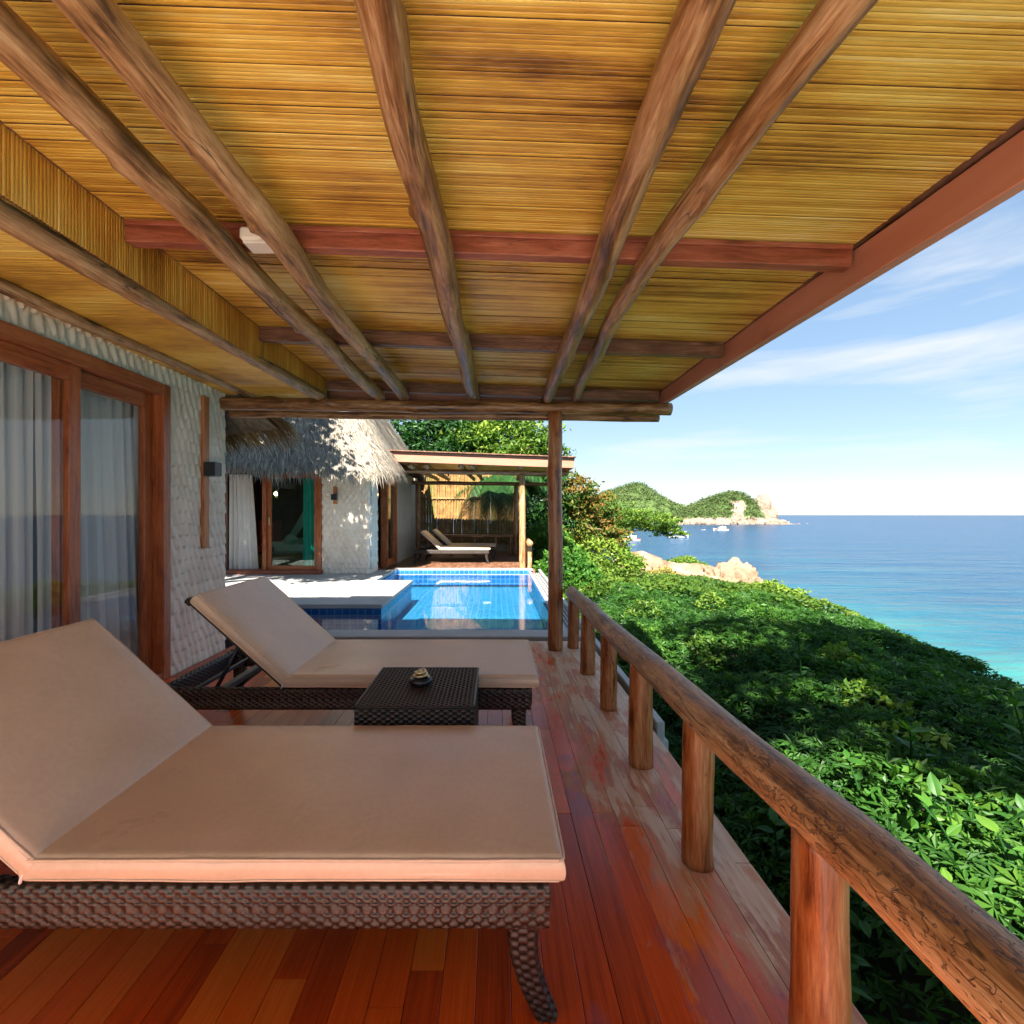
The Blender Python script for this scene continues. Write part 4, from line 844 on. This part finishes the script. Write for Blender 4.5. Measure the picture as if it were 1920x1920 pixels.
m = MB(); box(m, (0, 0, .15), (2.0, 1.9, .30), .01); m.build('base', M['bed_wood'], bed); m = MB(); box(m, (0, 0, .43), (1.95, 1.86, .26), .06); m.build('mattress', M['linen'], bed)
m = MB(); box(m, (.35, -.1, .585), (1.2, 1.9, .05), .02); m.build('bed_cover', M['bedsheet_teal'], bed); m = MB(); box(m, (-.2, .62, .64), (.6, .36, .14), .06); m.build('pillow', M['linen'], bed)
net = thing('mosquito_net', 'gathered pale mosquito net sweeping down to the bed', 'net', (-4.3, 10.55, .6)); m = MB(); u = np.linspace(0, 1, 14); v = np.linspace(0, 1, 20); A, B = np.meshgrid(u, v, indexing='ij')
P = np.stack([-.32+.95*A+(.30+.25*(1-A))*(B-.5)*(.35+.65*np.abs(A-.1)), .04*np.sin(B*30), .08+1.45*A**1.05+0*B], 2); grid(m, P); m.build('cloth', M['net'], net, True)
m = MB(); lathe(m, [(.02, -.12), (.13, -.1), (.15, .02), (.09, .1), (.02, .13)], 14, (-.3, -.02, .05)); m.build('gathered_knot', M['net'], net, True)
ch = thing('armchair', 'dark red upholstered chair in the far villa room', 'chair', (-5.2, 10.6, .04)); m = MB(); box(m, (0, 0, .4), (.5, .5, .14), .04); m.build('seat', M['red_cloth'], ch); m = MB(); box(m, (0, .22, .75), (.5, .1, .6), .04); m.build('backrest', M['red_cloth'], ch)
for sx in (-1, 1):
    for sy in (-1, 1): m = MB(); box(m, (sx*.2, sy*.2, .165), (.05, .05, .33), .006); m.build('leg', M['dark_frame'], ch)
def bulb(label, loc):
    o = thing('sconce', label, 'lamp', loc); m = MB(); box(m, (0, .04, 0), (.07, .03, .2), .006); m.build('back_plate', M['dark_frame'], o); m = MB(); lathe(m, [(.0, -.04), (.022, -.03), (.03, 0), (.022, .03), (0, .04)], 12); m.build('bulb', M['bulb'], o, True)
bulb('small glowing wall sconce inside the far villa by the glass door', (-4.74, 10.1, 1.66)); bulb('small glowing sconce seen through the side door of the far villa', (-2.95, 11.6, 1.7))

# ------------------------------------------------------------------ far veranda
m = MB(); box(m, (-.82, 13.35, -.11), (3.38, 6.0, .20), .01); box(m, (-.82, 13.35, -.4), (3.2, 5.8, .36), .01); fd = tag(m.build('far_deck', M['beam_brown']), 'dark wooden deck of the far veranda', 'deck', kind='structure')
m = MB(); box(m, (-.72, 10.40, -.004), (3.05, .16, .05), .006); m.build('edge_coping', M['stone_white'], fd)
fr_ = thing('veranda_roof', 'flat far veranda roof with salmon-painted fascia and log frame', 'roof', (-.4, 12, 0))
def fp(p): return tuple(np.array(p, float)-np.array(fr_.location))
a2 = math.atan(.036); fz = lambda x: 2.40-.036*(x+.36)
m = MB(); box(m, fp((-.36, 10.02, fz(-.36)-.02)), (4.06, .05, .215), .006, roty(a2)); m.build('fascia', M['fascia_paint'], fr_)
m = MB(); box(m, fp((-.36, 12.08, fz(-.36)+.105)), (4.12, 4.3, .025), .004, roty(a2)); m.build('roof_sheet', M['beam_brown'], fr_)
m = MB(); box(m, fp((-.36, 12.08, fz(-.36)+.03)), (4.0, 4.06, .03), .004, roty(a2)); m.build('ceiling', M['bamboo_strip'], fr_)
m = MB(); box(m, fp((1.65, 12.08, fz(1.65)-.02)), (.05, 4.06, .2), .006); m.build('edge_beam', M['edge_paint'], fr_)
for k, xx in enumerate((-1.85, -1.52, -.76, -.52, .55)):
    m = MB(); log(m, [fp((xx, 10.12, 2.265)), fp((xx+.1, 14.1, 2.27))], .062, .05, 60+k, 30, 14, .1, .01); m.build('purlin', M['log_pale'], fr_, True)
for k, (y, z) in enumerate(((10.42, 2.155), (14.0, 2.14))):
    m = MB(); log(m, [fp((-2.72, y, z+.03)), fp((1.6, y, z-.03))], .058, .055, 70+k, 60, 16, .1, .008); m.build('eaves_log', M['log_varnished'], fr_, True)
for k, (xx, y, mt) in enumerate(((-2.66, 10.3, 'log_pale'), (.585, 10.42, 'log_pale'), (-2.33, 14.0, 'log_varnished'), (.60, 14.0, 'log_varnished'))):
    m = MB(); log(m, [fp((xx, y, -.02)), fp((xx, y, 2.11))], .07, .066, 80+k, 40, 16, .08, .006); m.build('post', M[mt], fr_, True)
fr2 = thing('railing', 'log railing at the sea side of the far veranda', 'railing', (.74, 12, 0)); m = MB(); log(m, [(0, -1.75, .58), (0, 2.0, .55)], .068, .065, 90, 40, 16); m.build('top_rail', M['log_pale'], fr2, True)
for y in (-1.6, -.7, .2, 1.1, 1.9): m = MB(); log(m, [(0, y, -.01), (0, y, .55)], .05, .05, 91, 10, 12); m.build('post', M['log_pale'], fr2, True)
fr3 = thing('railing', 'dark log railing in front of the bamboo fence', 'railing', (-.85, 14.05, 0)); m = MB(); log(m, [(-1.4, 0, .56), (1.4, 0, .56)], .06, .055, 93, 40, 14); m.build('top_rail', M['log_varnished'], fr3, True)
for x_ in (-1.2, -.5, .2, .85, 1.3): m = MB(); log(m, [(x_, 0, -.01), (x_, 0, .53)], .05, .05, 94, 10, 12); m.build('post', M['log_varnished'], fr3, True)
m = MB(); box(m, (-1.0, 15.76, .05), (3.7, .12, 1.0), .02); tag(m.build('low_wall', M['low_wall']), 'low beige wall at the foot of the bamboo fence', 'wall')
fen = thing('bamboo_fence', 'tall screen of upright bamboo canes behind the far veranda', 'fence', (-1.0, 15.6, .25))
CN = []
for k in range(4):
    mb = MB(); zz = np.linspace(0, 1, 25); rr = .0255*(1+.10*np.exp(-((zz*6 % 1)-.5)**2/.004)); tube(mb, np.stack([.006*np.sin(zz*5+k), 0*zz, zz*2.45], 1), rr, 8, k); CN.append(mb.mesh('cane', M['cane' if k else 'cane_green'], True))
for k in range(80):
    o = link('cane', CN[random.choice((0, 1, 1, 2, 2, 3, 3, 1))], fen); o.location = (-1.8+k*.0455, (k % 2)*.03+random.uniform(-.008, .008), random.uniform(-.05, .05)); o.rotation_euler = (random.uniform(-.005, .005), random.uniform(-.004, .004), random.uniform(0, 6)); o.scale = (1, 1, random.uniform(.93, 1.06))
for z in (.35, 1.5): m = MB(); tube(m, resample([(-1.83, -.045, z), (1.83, -.045, z)], 6), .018, 8); m.build('tie_cane', M['cane'], fen, True)

# ------------------------------------------------------------------ wicker loungers
def weave(a, b, pa=.037, pb=.0112):
    q = b/pb; r = np.floor(q); f = q-r; s = np.sin(2*np.pi*(a/pa+.5*(r % 2))); return np.clip(s*2.2+.9, -.5, 1.)*np.sin(np.pi*f)**.45
def wicker_sweep(m, path, W_, H_, along=True, amp=.0021, seg=.0038, cr=.35, axes=None):
    """rounded-rectangle sweep whose skin is woven; W_, H_ arrays along the path"""
    path = np.asarray(path, float); L = np.r_[0, np.cumsum(np.linalg.norm(np.diff(path, axis=0), axis=1))]; n = max(3, int(L[-1]/seg)); s = np.linspace(0, L[-1], n); c = np.stack([np.interp(s, L, path[:, k]) for k in range(3)], 1)
    w = np.interp(s, L, np.broadcast_to(W_, L.shape)); h = np.interp(s, L, np.broadcast_to(H_, L.shape)); A, B = (np.array(x_, float) for x_ in axes)
    per = 2*(w.mean()+h.mean()); k = max(16, int(per/(.0021 if along else .0034))); th = np.linspace(0, 2*np.pi, k+1); e = .42
    cx_ = np.sign(np.cos(th))*np.abs(np.cos(th))**e; sx_ = np.sign(np.sin(th))*np.abs(np.sin(th))**e
    ar = np.r_[0, np.cumsum(np.hypot(np.diff(cx_)*w.mean()/2, np.diff(sx_)*h.mean()/2))]
    # even out the perimeter spacing
    t2 = np.interp(np.linspace(0, ar[-1], k+1), ar, th); cx_ = np.sign(np.cos(t2))*np.abs(np.cos(t2))**e; sx_ = np.sign(np.sin(t2))*np.abs(np.sin(t2))**e; ar = np.linspace(0, ar[-1], k+1)
    nrm = np.stack([cx_, sx_], 1); nrm /= np.linalg.norm(nrm, axis=1)[:, None]; SS, AA = np.meshgrid(s, ar, indexing='ij'); hgt = weave(SS, AA) if along else weave(AA, SS)
    P = c[:, None, :]+A*(w[:, None]/2*cx_[None, :]+amp*hgt*nrm[None, :, 0])[..., None]+B*(h[:, None]/2*sx_[None, :]+amp*hgt*nrm[None, :, 1])[..., None]
    grid(m, P, lv=hgt)
    for i_, p_ in ((0, P[0]), (-1, P[-1])): ctr = p_.mean(0); q_ = np.vstack([p_, ctr]); a_ = np.arange(k); m.add(q_, np.stack([a_, a_+1, np.full(k, k+1)], 1))
def wicker_plane(m, O, U, V, Nn, w, h, amp=.0028, res=(.004, .0022)):
    O, U, V, Nn = map(lambda q: np.array(q, float), (O, U, V, Nn)); u = np.linspace(0, w, int(w/res[0])); v = np.linspace(0, h, int(h/res[1])); A, B = np.meshgrid(u, v, indexing='ij'); H = weave(A, B, .035, .0108); grid(m, O+A[..., None]*U+B[..., None]*V+(amp*H)[..., None]*Nn, lv=H)
def cushion(m, L, Wd, T, seed=0, puff=.008):
    """rounded slab, centre of underside at origin"""
    nx, ny = 70, 34; e = .014
    def coords(n, S): t = np.linspace(-1, 1, n); return S/2*np.sign(t)*(1-(1-np.abs(t))**1.6)
    X_, Y_ = np.meshgrid(coords(nx, L), coords(ny, Wd), indexing='ij')
    dx = np.clip(L/2-np.abs(X_), 0, e); dy = np.clip(Wd/2-np.abs(Y_), 0, e); rnd = e-np.sqrt(np.clip(e*e-(e-np.minimum(dx, e))**2, 0, None)); rnd2 = e-np.sqrt(np.clip(e*e-(e-np.minimum(dy, e))**2, 0, None)); d = np.maximum(rnd, rnd2)
    ex = np.clip(1-(2*np.abs(X_)/L)**6, 0, 1)*np.clip(1-(2*np.abs(Y_)/Wd)**6, 0, 1); rid = lambda q: np.exp(-np.abs(q-.47)*26); eg = np.clip(1-(Wd/2-np.abs(Y_))/.16, 0, 1)+.8*np.clip(1-(L/2-np.abs(X_))/.14, 0, 1)
    wr = eg*.0045*rid(fbm(X_*5+Y_*3+seed, Y_*9+seed, seed+4, 3))+(fbm(X_*6+seed, Y_*6+seed, seed)-.47)*.006+(fbm(X_*2.2+seed, Y_*2.2, seed+1)-.47)*.010
    top = T-d+puff*ex+wr*ex; bot = d*.6; jx = 1+0*X_
    grid(m, np.stack([X_, Y_, top], 2)); grid(m, np.stack([X_, Y_, bot], 2)[::-1])
    # side wall
    ring = np.concatenate([np.stack([X_[:, 0], Y_[:, 0]], 1), np.stack([X_[-1, 1:], Y_[-1, 1:]], 1), np.stack([X_[::-1, -1][1:], Y_[::-1, -1][1:]], 1), np.stack([X_[0, ::-1][1:], Y_[0, ::-1][1:]], 1)]); zt = T-e; ss = np.r_[0, np.cumsum(np.linalg.norm(np.diff(ring, axis=0), axis=1))]
    zz = np.linspace(e*.6, zt, 6); nr_ = ring/np.array([L/2, Wd/2]); nr_ = np.sign(nr_)*np.abs(nr_)**8; bul = np.sin(np.pi*np.linspace(0, 1, 6))*.003
    P = np.stack([np.repeat(ring[:, None, 0], 6, 1)+nr_[:, 0:1]*(bul+.002*(fbm(ss*9, 0*ss, seed)-.5)[:, None]), np.repeat(ring[:, None, 1], 6, 1)+nr_[:, 1:2]*(bul+.002*(fbm(ss*9+4, 0*ss, seed)-.5)[:, None]), np.repeat(zz[None], len(ring), 0)], 2); grid(m, P)
    return ring
def piping(m, L, Wd, z, r=.0034, seed=0):
    c = .014; pts = []
    for sx, sy, a0 in ((1, -1, -90), (1, 1, 0), (-1, 1, 90), (-1, -1, 180)):
        for a in np.linspace(a0, a0+90, 5): pts.append((sx*(L/2-c)+c*math.cos(R(a)), sy*(Wd/2-c)+c*math.sin(R(a)), z))
    pts.append(pts[0]); p = np.array(pts); d = np.r_[0, np.cumsum(np.linalg.norm(np.diff(p, axis=0), axis=1))]; t = np.linspace(0, d[-1], 260); q = np.stack([np.interp(t, d, p[:, k]) for k in range(3)], 1); q[:, 2] += (fbm(t*7, t*0, seed)-.47)*.006; tube(m, q, r, 6, cap=False)
def make_lounger():
    # local: foot end at x=+.95, head at -.95, width along y, floor z=0
    o = thing('sun_lounger', '', 'sun lounger'); ZR = .285; HW = .335
    for sy in (-1, 1):
        m = MB(); wicker_sweep(m, [(-.94, sy*HW, ZR), (.94, sy*HW, ZR)], .045, .105, True, axes=((0, 1, 0), (0, 0, 1))); m.build('side_rail', M['wicker'], o, True)
    for sx in (-1, 1):
        m = MB(); wicker_sweep(m, [(sx*.925, -.31, ZR), (sx*.925, .31, ZR)], .045, .10, True, axes=((1, 0, 0), (0, 0, 1))); m.build('end_rail', M['wicker'], o, True)
        for sy in (-1, 1):
            t = np.linspace(0, 1, 12); zz = ZR+.03-(ZR+.03)*t; xx = sx*(.895-.022*np.sin(t*np.pi)+.042*t**2.2); yy = sy*(HW-.012-.012*t+.006*t**2.5); m = MB()
            wicker_sweep(m, np.stack([xx, yy, zz], 1), .086-.034*t**.8, .058-.014*t, False, axes=((1, 0, 0), (0, 1, 0))); m.build('leg', M['wicker'], o, True)
    m = MB(); box(m, (.30, 0, .318), (1.22, .62, .02), .004)
    for x_ in (-.28, .1, .5): box(m, (x_, 0, .295), (.04, .62, .03), .003)
    m.build('seat_panel', M['dark_frame'], o)
    a = R(42); hx, hz = -.305, .346; ux, uz = -math.cos(a), math.sin(a); ry = Matrix.Rotation(a, 3, 'Y')
    m = MB(); L = .66; box(m, (hx+ux*L*.5, 0, hz+uz*L*.5-.012), (L, .66, .018), .003, ry); m.build('back_panel', M['dark_frame'], o)
    m = MB(); wicker_sweep(m, [(hx+ux*.645, -.335, hz+uz*.645-.008), (hx+ux*.645, .335, hz+uz*.645-.008)], .035, .03, True, axes=((math.cos(a), 0, -math.sin(a)), (math.sin(a), 0, math.cos(a)))); m.build('back_top_bar', M['wicker'], o, True)
    for sy in (-1, 1):
        m = MB(); tube(m, np.array([(hx+ux*.34, sy*.26, hz+uz*.34-.02), (-.70, sy*.26, .285)]), .011, 8); m.build('prop', M['black_metal'], o, True)
        m = MB(); tube(m, np.array([(hx+ux*.16, sy*.22, hz+uz*.16-.02), (-.62, sy*.22, .285)]), .009, 8); m.build('strut', M['black_metal'], o, True)
    m = MB(); box(m, (-.68, 0, .283), (.045, .62, .03), .004); box(m, (-.80, 0, .30), (.02, .62, .02), .003); m.build('prop_bar', M['black_metal'], o)
    T = .062; m = MB(); cushion(m, 1.285, .70, T, 3); c = m.build('seat_cushion', M['cushion_tan'], o, True); c.location = (.335, 0, .339)
    m = MB(); piping(m, 1.285, .70, T-.007, seed=1); piping(m, 1.285, .70, .008, .0028, 2); m.build('piping', M['piping_tan'], c, True)
    m = MB(); cushion(m, .625, .70, T, 8); c = m.build('back_cushion', M['cushion_tan'], o, True); c.rotation_euler = (0, a, 0); c.location = (hx+ux*.318, 0, hz+uz*.318)
    m = MB(); piping(m, .625, .70, T-.007, seed=3); piping(m, .625, .70, .008, .0028, 4); m.build('piping', M['piping_tan'], c, True)
    m = MB(); tube(m, resample([(hx+.012, -.345, .375), (hx, -.352, .357), (hx-.006, -.347, .338)], 6), .004, 6); m.build('cushion_tie', M['linen'], o, True)
    return o
lo = make_lounger(); lo.location = (-.815, 1.458, 0); lo['label'] = 'tan-cushioned dark wicker sun lounger on the opposite side of the table from the pool'; lo['group'] = 'sun loungers on the near deck'
l2 = copy_tree(lo); l2.location = (-.765, 2.70, 0); l2['label'] = 'tan-cushioned dark wicker sun lounger between the side table and the pool'
for y, lb in ((12.1, 'dark wicker sun lounger with mauve-tan cushion by the pool on the far deck'), (13.2, 'sun lounger next to the bamboo fence on the far deck')):
    q = copy_tree(lo); q.location = (-1.12 if y < 13 else -.98, y, -.01); q['label'] = lb; q['group'] = 'sun loungers on the far deck'
# ------------------------------------------------------------------ side table and ashtray
tb = thing('side_table', 'square dark woven wicker side table between the near loungers', 'table', (-.322, 2.078, 0)); h = .234; TZ = .455
m = MB(); wicker_plane(m, (-h, -h, TZ), (1, 0, 0), (0, 1, 0), (0, 0, 1), 2*h, 2*h); m.build('table_top', M['wicker'], tb, True)
for O, U, Nn in (((-h, -h, .02), (1, 0, 0), (0, -1, 0)), ((h, -h, .02), (0, 1, 0), (1, 0, 0)), ((h, h, .02), (-1, 0, 0), (0, 1, 0)), ((-h, h, .02), (0, -1, 0), (-1, 0, 0))):
    m = MB(); wicker_plane(m, O, U, (0, 0, 1), Nn, 2*h, TZ-.02); m.build('side', M['wicker'], tb, True)
m = MB()
for a_, b_ in (((-h, -h), (h, -h)), ((h, -h), (h, h)), ((h, h), (-h, h)), ((-h, h), (-h, -h))): tube(m, resample([(*a_, TZ-.002), (*b_, TZ-.002)], 30), .0055, 8, 3, .3)
m.build('braided_edge', M['wicker'], tb, True)
for sx in (-1, 1):
    for sy in (-1, 1): m = MB(); box(m, (sx*.2, sy*.2, .02), (.04, .04, .04), .004); m.build('foot', M['dark_frame'], tb)
at = thing('ashtray', 'small black bowl ashtray with brass coil top on the side table', 'ashtray', (-.335, 2.09, TZ+.002))
m = MB(); lathe(m, [(0, 0), (.040, 0), (.050, .010), (.051, .020), (.044, .030), (.036, .028), (.030, .016), (0, .014)], 32); m.build('bowl', M['ash_black'], at, True)
m = MB(); t = np.linspace(0, 4.4*np.pi, 90); tube(m, np.stack([(.034-.0011*t)*np.cos(t), (.034-.0011*t)*np.sin(t), .030+.0022*t], 1), .0058, 8); m.build('coil', M['brass'], at, True)
m = MB(); lathe(m, [(0, .066), (.010, .064), (.013, .056), (.006, .048)], 14); m.build('knob', M['brass'], at, True)
